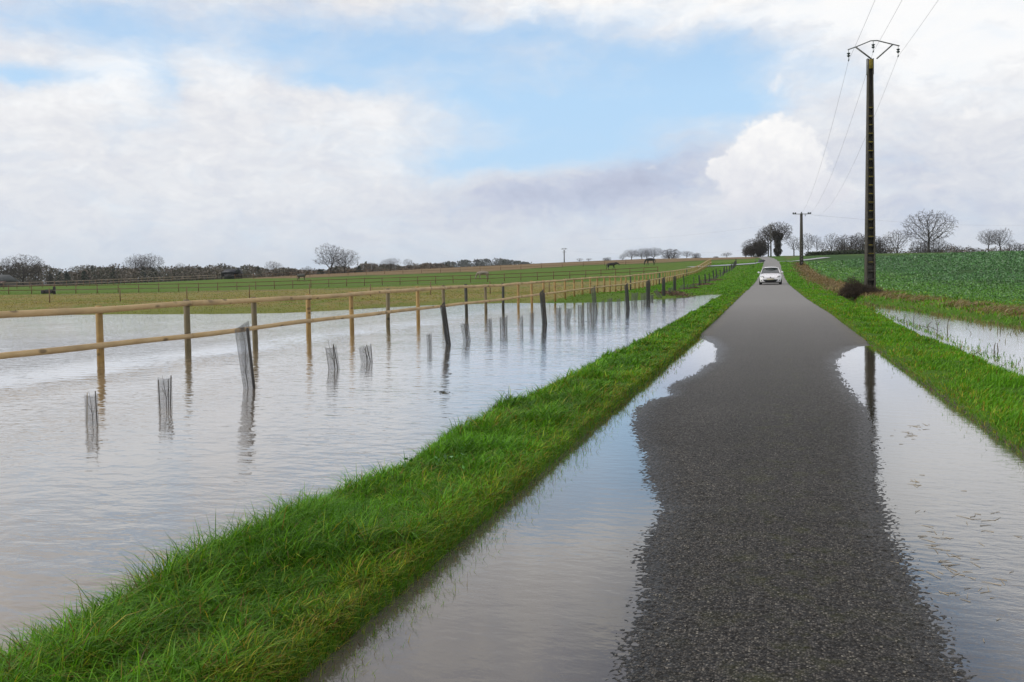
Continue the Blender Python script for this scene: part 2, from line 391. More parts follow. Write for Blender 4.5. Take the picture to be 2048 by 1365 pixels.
c = g.mix(g.mp(g.noise(pos, .22, 5, .6), .5, .7, 0, .35), c, g.vm('MULTIPLY', base, (1.35, 1.05, .9)))
g.put(b.inputs['Base Color'], c); b.inputs['Roughness'].default_value = .9; b.inputs['Specular IOR Level'].default_value = .15
bump(g, b, g.add(g.mul(nA, .6), nB), .9, .06)
me = npmesh('ground', V, [Fq], True, tint=soil(V))
ground = tag(obj('ground', me, m_ground), 'wet green winter pasture and verges', 'ground', kind='structure')

# ---------------------------------------------------------------- road
XLp = [(1236,1362),(1250,1300),(1268,1230),(1292,1150),(1288,1110),(1318,1050),(1330,1010),(1296,960),(1284,900),(1262,850),(1266,822),(1300,800),(1338,792),(1335,775),(1390,748),(1428,722),(1441,700),(1436,686),(1413,674)]
XRp = [(1950,1362),(1905,1290),(1862,1220),(1838,1150),(1828,1110),(1790,1060),(1780,1000),(1764,940),(1758,880),(1750,830),(1718,790),(1692,765),(1682,740),(1676,722),(1688,706),(1712,694)]
def curve(ps, endx):
    q = sorted([(gp(*p)[1], gp(*p)[0]) for p in ps]); y = [p[0] for p in q]; x = [p[1] for p in q]
    y = y+[y[-1]+1.2]; x = x+[endx]
    return np.array(y), np.array(x)
LY, LX = curve(XLp, -2.3); RYc, RXc = curve(XRp, 2.6)
ys = [2.0]
while ys[-1] < 330: ys.append(ys[-1]+max(.010, .55*ys[-1]**2/1274) if ys[-1] < 60 else ys[-1]+1.75)
ys = np.array([-30., -15, -6, -1, 1]+ys)
W0, W1 = -1.72, 1.95
xs = np.linspace(W0, W1, 440)
X_, Y_ = np.meshgrid(xs, ys, indexing='ij')
W1Y = lambda Y: BANK_R(Y)+.12
xl = np.interp(Y_, LY, LX)+.08*fbm(Y_*1.2, Y_*0, 71, 3); xr = np.interp(Y_, RYc, RXc)-.08*fbm(Y_*1.3, Y_*0, 73, 3)
zr = np.minimum(np.minimum((X_-xl), (xr-X_))*.042, .022)
zr = np.where(zr < 0, np.maximum(zr, -.035), zr)
amp = 1.0/(1+np.maximum(Y_-14, 0)/10)
grain = (vnoise(X_/.011, Y_/.013, 80)-.5)*.0068+(vnoise(X_/.035, Y_/.035, 81)-.5)*.0012+fbm(X_/.5, Y_/.5, 82, 3)*.004
zr = groad(Y_)+zr+grain*amp + .012*(1-((X_-.1)/1.8)**2)*sstep(18, 30, Y_)
V = np.stack([W0+(X_-W0)*(W1Y(Y_)-W0)/(W1-W0)+roff(Y_), Y_, zr], -1).reshape(-1, 3); na, nr = X_.shape
i, j = np.meshgrid(np.arange(na-1), np.arange(nr-1), indexing='ij'); a = i*nr+j
Fq = np.stack([a, a+nr, a+nr+1, a+1], -1).reshape(-1, 4)
m_road, g, b = newmat('asphalt')
pos = objpos(g); sp = g.sep(pos)
vr = g.voro(pos, 105, out='Color'); vd = g.voro(pos, 105)
stone = g.ramp(g.sep(vr)[0], [(0, (.012,.012,.011)), (.40, (.042,.040,.037)), (.75, (.105,.100,.092)), (.95, (.14,.13,.12)), (1, (.26,.25,.22))])
c = g.mix(g.mp(vd, .25, .62, 0, .85), stone, (.008, .008, .008))
broad = g.noise(pos, .9, 5, .6)
c = g.mix(g.mp(broad, .3, .7, 0, .45), c, g.vm('SCALE', c, sc=.55))
trk = g.m('EXPONENT', g.mul(g.m('POWER', g.mul(g.sub(g.m('ABSOLUTE', g.sub(sp[0], .12)), .78), 3.6), 2.0), -1.0)); c = g.mix(g.mul(trk, g.mp(g.noise(pos, .5, 4, .6), .3, .6, .1, .5)), c, g.vm('SCALE', c, sc=1.45))
moss = g.mul(g.m('EXPONENT', g.mul(g.m('POWER', g.mul(g.sub(sp[0], .12), 2.4), 2.0), -1.0)), g.mp(g.noise(pos, 5, 5, .7), .5, .75, 0, .45))
c = g.mix(moss, c, (.055, .065, .012))
edge = g.mul(g.mp(g.m('ABSOLUTE', g.sub(sp[0], .12)), 1.35, 1.75, 0, 1), g.mp(g.noise(pos, 7, 4, .7), .4, .6, 0, .8))
c = g.mix(edge, c, (.10, .085, .03))
far = g.mp(sp[1], 8, 40, 0, .85); c = g.mix(far, c, (.200, .200, .202))  # lane paler with distance: grazing gloss put into the base colour
wet = attr(g).outputs['Fac']
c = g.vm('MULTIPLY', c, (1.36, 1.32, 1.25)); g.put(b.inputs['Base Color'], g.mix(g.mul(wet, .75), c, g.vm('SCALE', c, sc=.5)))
g.put(b.inputs['Roughness'], g.sub(g.mp(g.noise(pos, 40, 3), .3, .7, .5, .8), g.mul(wet, .32))); b.inputs['Specular IOR Level'].default_value = .22
bump(g, b, g.mul(vd, -1.0), .9, .008)
wet_ = (1-sstep(-.002, .013, V[:, 2]-groad(V[:, 1])))*(V[:, 1] < 24)
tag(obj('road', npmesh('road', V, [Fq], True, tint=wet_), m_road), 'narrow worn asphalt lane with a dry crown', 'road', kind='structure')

# side road crossing behind the car
def strip(name, pts, width, mat, label, lift=.03):
    pts = np.array([q[:2] for q in pts]); t = np.linspace(0, 1, 60); k = np.linspace(0, 1, len(pts))
    c = np.stack([np.interp(t, k, pts[:, i]) for i in (0, 1)], 1); tg = np.gradient(c, axis=0); tg /= np.linalg.norm(tg, axis=1)[:, None]
    nn = np.stack([-tg[:, 1], tg[:, 0]], 1); rows = []
    for u in (-1, -.5, 0, .5, 1):
        q = c+nn*u*width/2; rows.append(np.column_stack([q, H(q[:, 0], q[:, 1])+lift]))
    V = np.concatenate(rows); m = len(t)
    Fq = np.array([(r*m+i, r*m+i+1, (r+1)*m+i+1, (r+1)*m+i) for r in range(4) for i in range(m-1)])
    return tag(obj(name, npmesh(name, V, [Fq], True), mat), label, 'road', kind='structure')
m_side, g, b = newmat('side_road_surface'); b.inputs['Base Color'].default_value = (.20,.19,.185,1); b.inputs['Roughness'].default_value = .3
strip('side_road', [W(1380,527,.093), W(1450,526.5,.094), W(1530,525,.0955)], 3.4, m_side, 'grey side lane joining from the left', .12)
strip('side_road', [W(1562,523,.096), W(1600,522,.097), W(1625,521,.0985), W(1655,519.5,.100)], 2.0, m_side, 'wet pale side lane joining from the right', .13)

# ---------------------------------------------------------------- water
def water_mat(name, murk, ripple, depth=False):
    m, g, b = newmat(name); pos = objpos(g); s = g.sep(pos)
    p = g.mapping(pos, (0, 0, 0), (0, 0, R(20)), (1, 1.8, 1), 'POINT')
    fine = g.noise(p, 8.0, 4, .6, .4); mid = g.noise(p, 3.6, 3, .5, .3); long = g.noise(p, 1.3, 3, .5, .2); big = g.noise(pos, .35, 3, .5)
    patch = g.mp(big, .35, .65, .55, 1.15)
    if ripple == 'flood':
        ruff = g.mp(g.add(s[0], g.mul(g.sub(big, .5), 2.5)), -12.2, -11.2, 1, 0)
        a = g.add(g.mul(ruff, .0048), .0017)
        h = g.add(g.mul(g.mul(fine, a), patch), g.mul(g.mul(mid, patch), .0100)); h = g.add(h, g.mul(long, .008)); h = g.add(h, g.mul(g.mul(g.noise(p, 4.5, 2, .5, .5), ruff), .013))
    elif ripple == 'puddle':
        rr_ = g.mul(g.mp(s[0], .6, 1.1, .12, 1), g.mp(s[1], 3, 13, 1.0, .10)); h = g.mul(g.mul(g.add(fine, mid), rr_), .0042)
        h = g.add(h, g.mul(g.noise(p, 7, 3, .5), .0013))
    else:
        h = g.mul(g.add(fine, mid), .0022)
    bn = g.n.new('ShaderNodeBump'); bn.inputs['Strength'].default_value = 1.0; bn.inputs['Distance'].default_value = 1.0
    g.l.new(h, bn.inputs['Height'])
    c = g.mix(g.mp(g.noise(pos, .6, 4, .6), .3, .7), tuple(k*.85 for k in murk), tuple(k*1.15 for k in murk))
    if depth: c = g.mix(attr(g).outputs['Fac'], (.030, .028, .026), c)
    df = g.n.new('ShaderNodeBsdfDiffuse'); g.put(df.inputs[0], c); gl = g.n.new('ShaderNodeBsdfGlossy'); gl.inputs['Roughness'].default_value = .02; gl.inputs[0].default_value = (1, 1, 1, 1)
    fr = g.n.new('ShaderNodeFresnel'); fr.inputs[0].default_value = 1.33
    for nd in (df, gl, fr): g.l.new(bn.outputs[0], nd.inputs['Normal'])
    mx = g.n.new('ShaderNodeMixShader'); g.l.new(g.m('ADD', g.mul(fr.outputs[0], 1.42), .05, clamp=True), mx.inputs[0]); g.l.new(df.outputs[0], mx.inputs[1]); g.l.new(gl.outputs[0], mx.inputs[2])
    g.n.remove(b); g.l.new(mx.outputs[0], g.n['Material Output'].inputs[0])
    return m
def sheet(name, poly, mat, label, cat='water'):
    me = bpy.data.meshes.new(name); me.from_pydata([(x, y, 0.0) for x, y in poly], [], [tuple(range(len(poly)))]); me.update()
    return tag(obj(name, me, mat), label, cat, kind='structure')
_fx = [(-140, -60), (-2.1, -60), (-2.1, 72)]
_sh = [(x, y+3) for x, y in SH[::-1] if x < -4]
sheet('flood_water', _fx+_sh+[(-140, SH[0][1]+3)], water_mat('flood_water', (.215,.182,.142), 'flood'), 'brown flood water over the paddock')
pm = water_mat('puddle_water', (.125,.112,.096), 'puddle', True)
def puddle(x0, x1, y1, label):
    yy = np.concatenate([[-10, -4], np.arange(0, y1, .08), [y1]]); xx = np.linspace(x0, x1, 50); A_, B_ = np.meshgrid(xx, yy, indexing='ij')
    dist = np.maximum(np.interp(B_, LY, LX)-A_, A_-np.interp(B_, RYc, RXc)); dep = sstep(-.02, .38, dist)
    n_, m_ = A_.shape; i, j = np.meshgrid(np.arange(n_-1), np.arange(m_-1), indexing='ij'); a = i*m_+j
    me = npmesh('puddle', np.stack([A_, B_, 0*A_], -1).reshape(-1, 3), [np.stack([a, a+m_, a+m_+1, a+1], -1).reshape(-1, 4)], tint=dep.ravel())
    tag(obj('puddle', me, pm), label, 'water', kind='structure')
puddle(-2.096, .1, 22.5, 'long puddle on the left side of the lane')
puddle(.104, 2.2, 22.5, 'rippled puddle on the right side of the lane')
sheet('ditch_water', [(2.204,-10),(9.5,-10),(9.5,DITCH_END+2.5),(2.204,DITCH_END+2.5)], water_mat('ditch_water', (.20,.178,.148), 'ditch'), 'flooded ditch beside the right verge')

# ---------------------------------------------------------------- grass blades
m_grass, g, b = newmat('grass')
at = attr(g).outputs['Color']; g.put(b.inputs['Base Color'], at); b.inputs['Roughness'].default_value = .5; b.inputs['Specular IOR Level'].default_value = .25
tr = g.n.new('ShaderNodeBsdfTranslucent'); g.l.new(g.vm('MULTIPLY', at, (1.3, 1.3, .6)), tr.inputs[0])
mx = g.n.new('ShaderNodeMixShader'); mx.inputs[0].default_value = .28; g.l.new(b.outputs[0], mx.inputs[1]); g.l.new(tr.outputs[0], mx.inputs[2])
g.l.new(mx.outputs[0], g.n['Material Output'].inputs[0])
def blades(name, P, L, wd, yaw, lean, colr, label, cat='grass', rows=4, mat=None):
    n = len(P); t = np.linspace(0, 1, rows)
    dx, dy = np.cos(yaw), np.sin(yaw); face = yaw+np.pi/2+rng.normal(0, .7, n); sx, sy = np.cos(face), np.sin(face)
    V = np.empty((n, rows*2-1, 3)); k = 0
    for r, tt in enumerate(t):
        off = L*lean*tt**1.7; up = L*(tt*(1-.12*lean)-.42*lean*tt**2.2)
        w_ = wd*(1-tt**1.6)*(.7+.6*min(tt*3, 1))/1.0
        c = np.stack([P[:, 0]+dx*off, P[:, 1]+dy*off, P[:, 2]-.02+up], 1)
        if r < rows-1:
            o = np.stack([sx*w_/2, sy*w_/2, np.zeros(n)], 1); V[:, k] = c-o; V[:, k+1] = c+o; k += 2
        else: V[:, k] = c
    m = rows*2-1; base = (np.arange(n)*m)[:, None]
    Q = [base+np.array([[2*r, 2*r+1, 2*r+3, 2*r+2]]) for r in range(rows-2)]
    T = base+np.array([[m-3, m-2, m-1]])
    cc = np.repeat(colr, m, axis=0).reshape(n, m, 3)
    me = npmesh(name, V.reshape(-1, 3), Q+[T], True, tint=cc.reshape(-1, 3))
    return tag(obj(name, me, mat or m_grass), label, cat, kind='stuff')
GA = np.array([.085,.255,.010]); GB = np.array([.23,.50,.030]); GD = np.array([.022,.090,.005]); YL = np.array([.46,.36,.05]); BRN = np.array([.20,.12,.045]); STR = np.array([.42,.33,.18])
def gcol(n, X, Y, yel=0.0, sc=1.0):
    u = rng.random(n)[:, None]; patch = np.clip(.5+1.9*fbm(X*1.8, Y*1.0, 91, 4), 0, 1)[:, None]
    c = GD*(1-patch)+GA*patch; c = c*(1-u*.55)+GB*u*.55
    v = rng.random(n); yel = np.asarray(yel)*np.ones(n)
    py_ = np.clip(yel+.55*fbm(X*1.3+3, Y*.9, 95, 4), 0, .95)
    m1 = (v < py_)[:, None]; c = np.where(m1, (YL*.5+GA*.8)*(.6+.5*u), c)
    m2 = (v < py_*.38)[:, None]; c = np.where(m2, YL*(.5+.5*u), c)
    m3 = (v < py_*.14+.012)[:, None]; c = np.where(m3, BRN*(.6+.8*u), c)
    return np.clip(c*sc, 0, 1)
def samp(n, y0, y1, p):
    u = rng.random(n); q = 1-p
    return (y0**q+u*(y1**q-y0**q))**(1/q)
# left verge: long wind-laid grass
n = 180000
nt_ = 8200; TY = samp(nt_, 2.1, 74, 1.45); TX = rng.uniform(-3.0, -1.5, nt_); tk = rng.integers(0, nt_, n); tr_ = rng.random(n)**.6*.085*(1+TY[tk]*.05); ta = rng.uniform(0, 6.283, n)
Y = TY[tk]+tr_*np.sin(ta); X = TX[tk]+tr_*np.cos(ta); th = rng.uniform(.65, 1.3, nt_)[tk]; tu = rng.uniform(.5, 1.5, nt_)[tk]; tyaw = rng.normal(-.5, .9, nt_)[tk]
loose = rng.random(n) < .30; X = np.where(loose, rng.uniform(-3.0, -1.5, n), X); th = np.where(loose, .6, th)
edge_in = sstep(-1.95, -1.55, X+.12*fbm(Y*1.6, Y*0, 97, 3)); edge_out = 1-sstep(-3.0, -2.6, X)
keep = (X+.22*fbm(Y*1.7, Y*0, 98, 4) < -1.52) & (X+.3*fbm(Y*.9, Y*0, 99, 4) > -2.88); X, Y, edge_in, edge_out, th, tu, tyaw, ta = X[keep], Y[keep], edge_in[keep], edge_out[keep], th[keep], tu[keep], tyaw[keep], ta[keep]; n = len(X)
hh = np.clip(.78+2.0*fbm(X*3.0, Y*2.0, 101, 3), .5, 2)
L = np.clip((.185*(1-edge_in*.68))*hh*th*rng.uniform(.6, 1.25, n), .03, .34)*np.interp(Y, [0, 30, 70], [1, .75, .5])
yaw = np.where(rng.random(n) < .45, ta, tyaw+rng.normal(0, .35, n)); yaw = np.where(rng.random(n) < edge_out*.7, rng.uniform(0, 6.28, n), yaw)
lean = np.clip(rng.normal(.85, .25, n)-.45*edge_out, .1, 1.3)
wd = np.maximum(.0042, Y*.00085)*rng.uniform(.7, 1.4, n)
blades('verge_grass', np.stack([X, Y, H(X, Y)], 1), L, wd, yaw, lean, np.clip(gcol(n, X, Y, .10+.48*edge_in)*tu[:, None], 0, 1), 'long wind-blown grass on the strip between flood and lane')
n = 26000
Y = samp(n, 2.2, 30, 1.35); X = -1.55+rng.normal(0, .09, n)+.10*fbm(Y*1.9, Y*0, 197, 3)
keep = X < -1.34; X, Y = X[keep], Y[keep]; n = len(X)
blades('edge_grass', np.stack([X, Y, np.maximum(H(X, Y), -.03)], 1), rng.uniform(.03, .11, n), np.maximum(.0035, Y*.0007), rng.normal(-.2, 1.1, n), rng.uniform(.2, 1.2, n), gcol(n, X, Y, .42, .85), 'yellow-brown grass straggling into the left puddle')
n = 16000
Y = samp(n, 4, 40, 1.35); X = BANK_R(Y)-.02+rng.normal(0, .08, n)+.10*fbm(Y*1.9, Y*0, 198, 3)
blades('edge_grass', np.stack([X, Y, np.maximum(H(X, Y), -.03)], 1), rng.uniform(.03, .09, n), np.maximum(.0035, Y*.0007), rng.normal(3.0, 1.1, n), rng.uniform(.2, 1.2, n), gcol(n, X, Y, .40, .9), 'yellow-brown grass straggling along the right edge of the lane')
# right verge: shorter
n = 95000
Y = samp(n, 4.5, 80, 1.35); BRy = BANK_R(Y); X = BRy-.12+rng.random(n)*(bankRo(Y)+.5-BRy)
ei = 1-sstep(BRy, BRy+.35, X+.1*fbm(Y*1.5, Y*0, 105, 3)); eo = sstep(0, .4, X-bankRo(Y))
keep = (X+.16*fbm(Y*1.5, Y*0, 106, 4) > BRy-.02) & (X < bankRo(Y)+.3+.6*fbm(Y*1.1, Y*0, 107, 4)); X, Y, ei, eo = X[keep], Y[keep], ei[keep], eo[keep]; n = len(X)
L = np.clip(.12*(1-.5*ei)*(.8+1.8*fbm(X*2, Y*1.2, 108, 3))*rng.uniform(.6, 1.3, n), .025, .22)*np.interp(Y, [0, 40, 70], [1, .8, .6])
yaw = rng.normal(-.6, 1.0, n); lean = np.clip(rng.normal(.6, .3, n), .1, 1.2)
blades('verge_grass', np.stack([X, Y, H(X, Y)], 1), L, np.maximum(.004, Y*.00085)*rng.uniform(.7, 1.4, n), yaw, lean, gcol(n, X, Y, .12+.25*ei, 1.08), 'short green grass on the verge right of the lane')
# far verges and paddock grass up the slope
n = 60000
Y = samp(n, 62, 190, 1.5); X = rng.uniform(-12, 9, n); keep = ((X < -1.5) | (X > BANK_R(Y)+.02)) & (H(X, Y) > .02) & (X < 3.6+Y*.012)
X, Y = X[keep], Y[keep]; n = len(X)
blades('slope_grass', np.stack([X, Y, H(X, Y)], 1), rng.uniform(.05, .13, n)*(1+.7*(np.abs(X) < 4)), Y*.0011*rng.uniform(.7, 1.4, n), rng.uniform(0, 6.28, n), rng.uniform(.2, .9, n), gcol(n, X, Y, -.02, 1.0), 'bright green grass on the rising verges', rows=3)
# paddock grass behind the rail fence
n = 90000
pxs = rng.uniform(-60, 1430, n); ss = samp(n, .019, .075, 1.2); q = np.stack([(pxs-CX)/F*ss*F, ss*F], 1)
cy_, sy_ = math.cos(YAW), math.sin(YAW)
X = q[:, 0]*cy_-q[:, 1]*sy_; Y = q[:, 0]*sy_+q[:, 1]*cy_
hh = H(X, Y); keep = (hh > .004) & (X < -5); X, Y, hh = X[keep], Y[keep], hh[keep]; n = len(X)
S_ = soil(np.stack([X, Y, hh], 1))
u = rng.uniform(.65, 1.5, n)[:, None]
blades('paddock_grass', np.stack([X, Y, hh], 1), rng.uniform(.03, .10, n), Y*.0011*rng.uniform(.7, 1.5, n), rng.uniform(0, 6.28, n), rng.uniform(.3, 1.0, n), np.clip(S_*u*np.array([1.05, 1.08, .9]), 0, 1), 'grazed tan and green paddock grass behind the flood', rows=3)
# dead straw along the far edge of the ditch
n = 16000
Y = samp(n, 8, 46, 1.2); X = ditchO(Y)+.5*fbm(Y*.35, Y*0, 25, 3)+rng.normal(1.0, .30, n)
dens = fbm(X*.5, Y*.35, 111, 3); keep = (dens > .02); X, Y = X[keep], Y[keep]; n = len(X)
u = rng.uniform(.45, 1.15, n)[:, None]
blades('dead_grass', np.stack([X, Y, np.maximum(H(X, Y), 0)], 1), rng.uniform(.10, .42, n), np.maximum(.004, Y*.0007), rng.normal(-.4, .8, n), rng.uniform(.7, 1.5, n), (STR*.85*(1-.3*rng.random(n)[:, None])+BRN*.1)*u, 'straw-coloured dead grass along the ditch')
n = 9000
Y = samp(n, 48, 175, 1.2); X = np.interp(Y, [48, 80, 120, 175], [4.4, 4.2, 4.2, 4.6])+rng.normal(0, .5, n)+rng.normal(0, .3, n)
u = rng.uniform(.4, 1.0, n)[:, None]
blades('dead_grass', np.stack([X, Y, H(X, Y)], 1), rng.uniform(.15, .5, n), Y*.0009, rng.uniform(0, 6.28, n), rng.uniform(.5, 1.4, n), (STR*.5+BRN*.5)*u, 'brown dead growth along the foot of the field', rows=3)
n = 14000
Y = samp(n, 8, 60, 1.2); X = ditchO(Y)+rng.uniform(-.15, 2.6, n)
blades('ditch_edge_grass', np.stack([X, Y, np.maximum(H(X, Y), 0)], 1), rng.uniform(.06, .22, n), np.maximum(.004, Y*.0009), rng.uniform(0, 6.28, n), rng.uniform(.3, 1.0, n), gcol(n, X, Y, .1, 1.0), 'green grass on the far bank of the ditch')
n = 5200
Y = samp(n, 8, 44, 1.1); X = ditchO(Y)+.5*fbm(Y*.35, Y*0, 25, 3)-rng.exponential(.32, n)+.1; keep = (fbm(X*2.2, Y*.9, 221, 3) > -.02) & (X > bankRo(Y)); X, Y = X[keep], Y[keep]; n = len(X)
blades('drowned_grass', np.stack([X, Y, 0*X], 1), rng.uniform(.04, .20, n), np.maximum(.004, Y*.0006), rng.uniform(0, 6.28, n), rng.uniform(.2, 1.2, n), (STR*.35+GA*.25+BRN*.25)*rng.uniform(.4, 1.2, n)[:, None], 'brown and green stubble poking out of the ditch water')
n = 3500
Y = samp(n, 5, 44, 1.1); X = bankRo(Y)+.2+rng.exponential(.16, n)
blades('drowned_grass', np.stack([X, Y, np.maximum(H(X, Y), -.02)], 1), rng.uniform(.04, .14, n), np.maximum(.004, Y*.0007), rng.uniform(0, 6.28, n), rng.uniform(.2, 1.0, n), gcol(n, X, Y, .2, .9), 'grass tips standing in the near edge of the ditch water')
# leafy crop
m_leaf, g, b = newmat('crop_leaf'); at = attr(g).outputs['Color']; g.put(b.inputs['Base Color'], at); b.inputs['Roughness'].default_value = .38; b.inputs['Specular IOR Level'].default_value = .6
def leaves(name, P, size, colr, label, cat, mat, up=.45, kind='stuff'):
    n = len(P); d = rng.normal(0, 1, (n, 3)); d[:, 2] = np.abs(d[:, 2])*up; d /= np.linalg.norm(d, axis=1)[:, None]
    e = np.cross(d, rng.normal(0, 1, (n, 3))); e /= np.linalg.norm(e, axis=1)[:, None]
    s_ = size[:, None]; nrm = np.cross(d, e)
    V = np.stack([P, P+d*s_*.5+e*s_*.32+nrm*s_*.05, P+d*s_-nrm*s_*.12, P+d*s_*.5-e*s_*.32+nrm*s_*.05], 1)
    base = (np.arange(n)*4)[:, None]
    me = npmesh(name, V.reshape(-1, 3), [base+np.array([[0,1,2]]), base+np.array([[0,2,3]])], False, tint=np.repeat(colr, 4, axis=0))
    o = obj(name, me, mat)
    if kind: tag(o, label, cat, kind=kind)
    return o
n = 230000
pxs = rng.uniform(1600, 2140, n); ss = samp(n, .0105, .105, 1.15); q = np.stack([(pxs-CX)*ss, ss*F], 1)
X = q[:, 0]*cy_-q[:, 1]*sy_; Y = q[:, 0]*sy_+q[:, 1]*cy_
dd = X-ditchO(Y); nn = fbm(X*.12, Y*.08, 113, 4)
keep = (dd > 1.9+1.5*nn) & (nn+fbm(X*.9, Y*.6, 115, 3)*.6 > -.22) & (Y < 168+X); X, Y, dd, nn = X[keep], Y[keep], dd[keep], nn[keep]; n = len(X)
u = rng.random(n)[:, None]; lush = sstep(4.0, 10, dd+8*nn)[:, None]
cc = (np.array([.085,.23,.016])*(1-lush)+np.array([.055,.165,.034])*lush)*(.5+1.0*u); gl = (rng.random(n) < .10)[:, None]; cc = np.where(gl, np.array([.13,.28,.13]), cc)
leaves('crop_leaves', np.stack([X, Y, H(X, Y)+rng.random(n)*(.05+.14*lush[:, 0])], 1), np.maximum(.05, Y*.0015)*rng.uniform(.6, 1.4, n), cc, 'dark green leafy winter crop in the right-hand field', 'crop', m_leaf)
# broad weed leaves in the near verge
n = 600
Y = samp(n, 2.4, 9, 1.4); X = rng.uniform(-2.5, -1.9, n); keep = (fbm(X*1.5, Y*1.2, 117, 2) > .03) & (H(X, Y) > .06) & (X > -2.3); X, Y = X[keep], Y[keep]; n = len(X)
leaves('weed_leaves', np.stack([X, Y, H(X, Y)+rng.uniform(.05, .15, n)], 1), rng.uniform(.02, .05, n), np.array([.06,.20,.02])*rng.uniform(.6, 1.3, n)[:, None], 'broad weed leaves among the verge grass', 'weeds', m_leaf, up=.8)
# ---------------------------------------------------------------- materials for objects
def wood(name, c1, c2, knots=True, rough=.7, scale=1.0):
    m, g, b = newmat(name); tcn = g.n.new('ShaderNodeTexCoord').outputs['Object']
    pos = objpos(g)
    n = g.noise(g.vm('MULTIPLY', pos, (14*scale, 2*scale, 6*scale)), 1.0, 6, .65); f = g.mp(n, .3, .7, 0, 1)
    c = g.mix(f, c1, c2)
    if knots:
        k = g.voro(g.vm('MULTIPLY', pos, (3, 2.2, 5)), 1.0); c = g.mix(g.mp(k, .12, .24, .85, 0), c, tuple(x*.25 for x in c1))
        st = g.noise(g.vm('MULTIPLY', pos, (2, 1.1, 2)), 1.0, 3, .6); c = g.mix(g.mp(st, .45, .7, 0, .7), c, tuple(x*.5 for x in c2))
    g.put(b.inputs['Base Color'], c); b.inputs['Roughness'].default_value = rough; bump(g, b, n, .4, .01); return m
m_rail = wood('pine_rail', (.48,.33,.15), (.62,.46,.25)); m_post = wood('pine_post', (.30,.19,.065), (.42,.28,.10))
m_gpost = wood('weathered_post', (.13,.11,.06), (.22,.18,.10)); m_dpost = wood('dark_post', (.030,.034,.028), (.07,.07,.05))
m_stake = wood('grey_stake', (.045,.04,.035), (.10,.09,.075), False); m_cane = wood('cane', (.035,.03,.025), (.09,.075,.05), False)
m_bcane = wood('bamboo_cane', (.22,.17,.08), (.30,.24,.12), False)
m_brown = wood('brown_fence_wood', (.13,.075,.035), (.20,.12,.06), False); m_pale = wood('pale_fence_wood', (.34,.27,.21), (.42,.34,.27), False)
def flat(name, c, rough=.6, metal=0.0, spec=.5, var=.25, sc=8.0):
    m, g, b = newmat(name); n = g.noise(objpos(g), sc, 5, .6)
    g.put(b.inputs['Base Color'], g.mix(g.mp(n, .3, .7), tuple(k*(1-var) for k in c), tuple(min(k*(1+var), 1) for k in c)))
    b.inputs['Roughness'].default_value = rough; b.inputs['Metallic'].default_value = metal; b.inputs['Specular IOR Level'].default_value = spec; return m
def netting(name, c, cover, cell):
    m, g, b = newmat(name); tcn = g.n.new('ShaderNodeTexCoord').outputs['UV']
    o = g.n.new('ShaderNodeTexCoord').outputs['Object']; s = g.sep(o)
    ang = g.m('ARCTAN2', s[1], s[0]); u = g.mul(ang, .08)
    def stripe(v): return g.m('GREATER_THAN', g.m('ABSOLUTE', g.sub(g.m('FRACT', g.mul(v, 1/cell)), .5)), .5-cover/2)
    k = g.m('MAXIMUM', stripe(g.add(u, s[2])), stripe(g.sub(s[2], u)))
    k = g.m('MULTIPLY', k, 1.0); b.inputs['Base Color'].default_value = tuple(c)+(1,); b.inputs['Roughness'].default_value = .6
    t = g.n.new('ShaderNodeBsdfTransparent'); mx = g.n.new('ShaderNodeMixShader'); g.l.new(k, mx.inputs[0]); g.l.new(t.outputs[0], mx.inputs[1]); g.l.new(b.outputs[0], mx.inputs[2])
    g.l.new(mx.outputs[0], g.n['Material Output'].inputs[0]); return m
m_net = netting('light_netting', (.12,.125,.13), .15, .020); m_dnet = netting('dark_netting', (.035,.038,.04), .40, .016); m_net2 = netting('grey_netting', (.07,.075,.08), .20, .014)
m_gnet = netting('green_netting', (.03,.06,.03), .5, .018)

def rayX(px, py, X):
    d = ray(px, py); return CPOS+d*(X/d[0])
# ---------------------------------------------------------------- rail fence in the flood
FP = [gp(197,725), gp(371,703), gp(508,683), gp(613,671), gp(701,659), gp(772,650), gp(834,642), gp(931,628), gp(970,625), gp(1005,619), gp(1034,616)]
FX = float(np.mean([p[0] for p in FP])); FY0 = FP[0][1]; FD = (FP[9][1]-FY0)/10
TOP = [(-300,650),(0,630),(195,621),(370,607.5),(505,601),(607,596),(700,589.6),(771,583.8),(832,579.6),(888,576.6),(928,574),(969,572),(1002,571),(1034,567.8),(1062,566),(1108,562.5),(1147,559.2),(1192,555.7),(1250,553.4),(1273,550.6),(1295,548.5),(1314,546.3),(1345,542.6),(1363.7,540),(1377.4,537.8),(1389.3,535),(1399.6,531),(1410,525),(1416.7,520.7),(1423.5,518.5)]
LOW = [(-300,755),(0,712),(195,692),(370,674),(505,657),(607,643.5),(700,633.6),(771,625.3),(832,618.5),(886,612.4),(930,606.9),(969,603.2),(1004,599.4),(1034.6,594.8),(1062,591.3),(1108,586),(1162,578.8),(1205.5,573.7),(1250,569.3),(1294.4,562.2),(1314,558.3),(1345,553.2),(1363.7,548.9),(1389,543.6),(1406,535),(1416.7,527.5),(1423.5,524.6)]
RX = FX+.085
def railf(T):
    q = sorted([(rayX(a, b, RX)[1], rayX(a, b, RX)[2]) for a, b in T]); yy = [p[0] for p in q]; zz = [p[1] for p in q]
    return lambda y: np.interp(y, yy, zz)
ftop, flow = railf(TOP), railf(LOW); FEND = rayX(1423, 518, RX)[1]
print('fence', FX, FY0, FD, FEND, [round(float(ftop(y)), 2) for y in (5, 20, 40, 60, 80, 120, 160, 180)])
fence = empty('rail_fence', (FX, FY0, 0), 'long round-pole two-rail pine fence standing in the flood and climbing the slope', 'fence')
nposts = int((FEND-FY0)/FD)+1
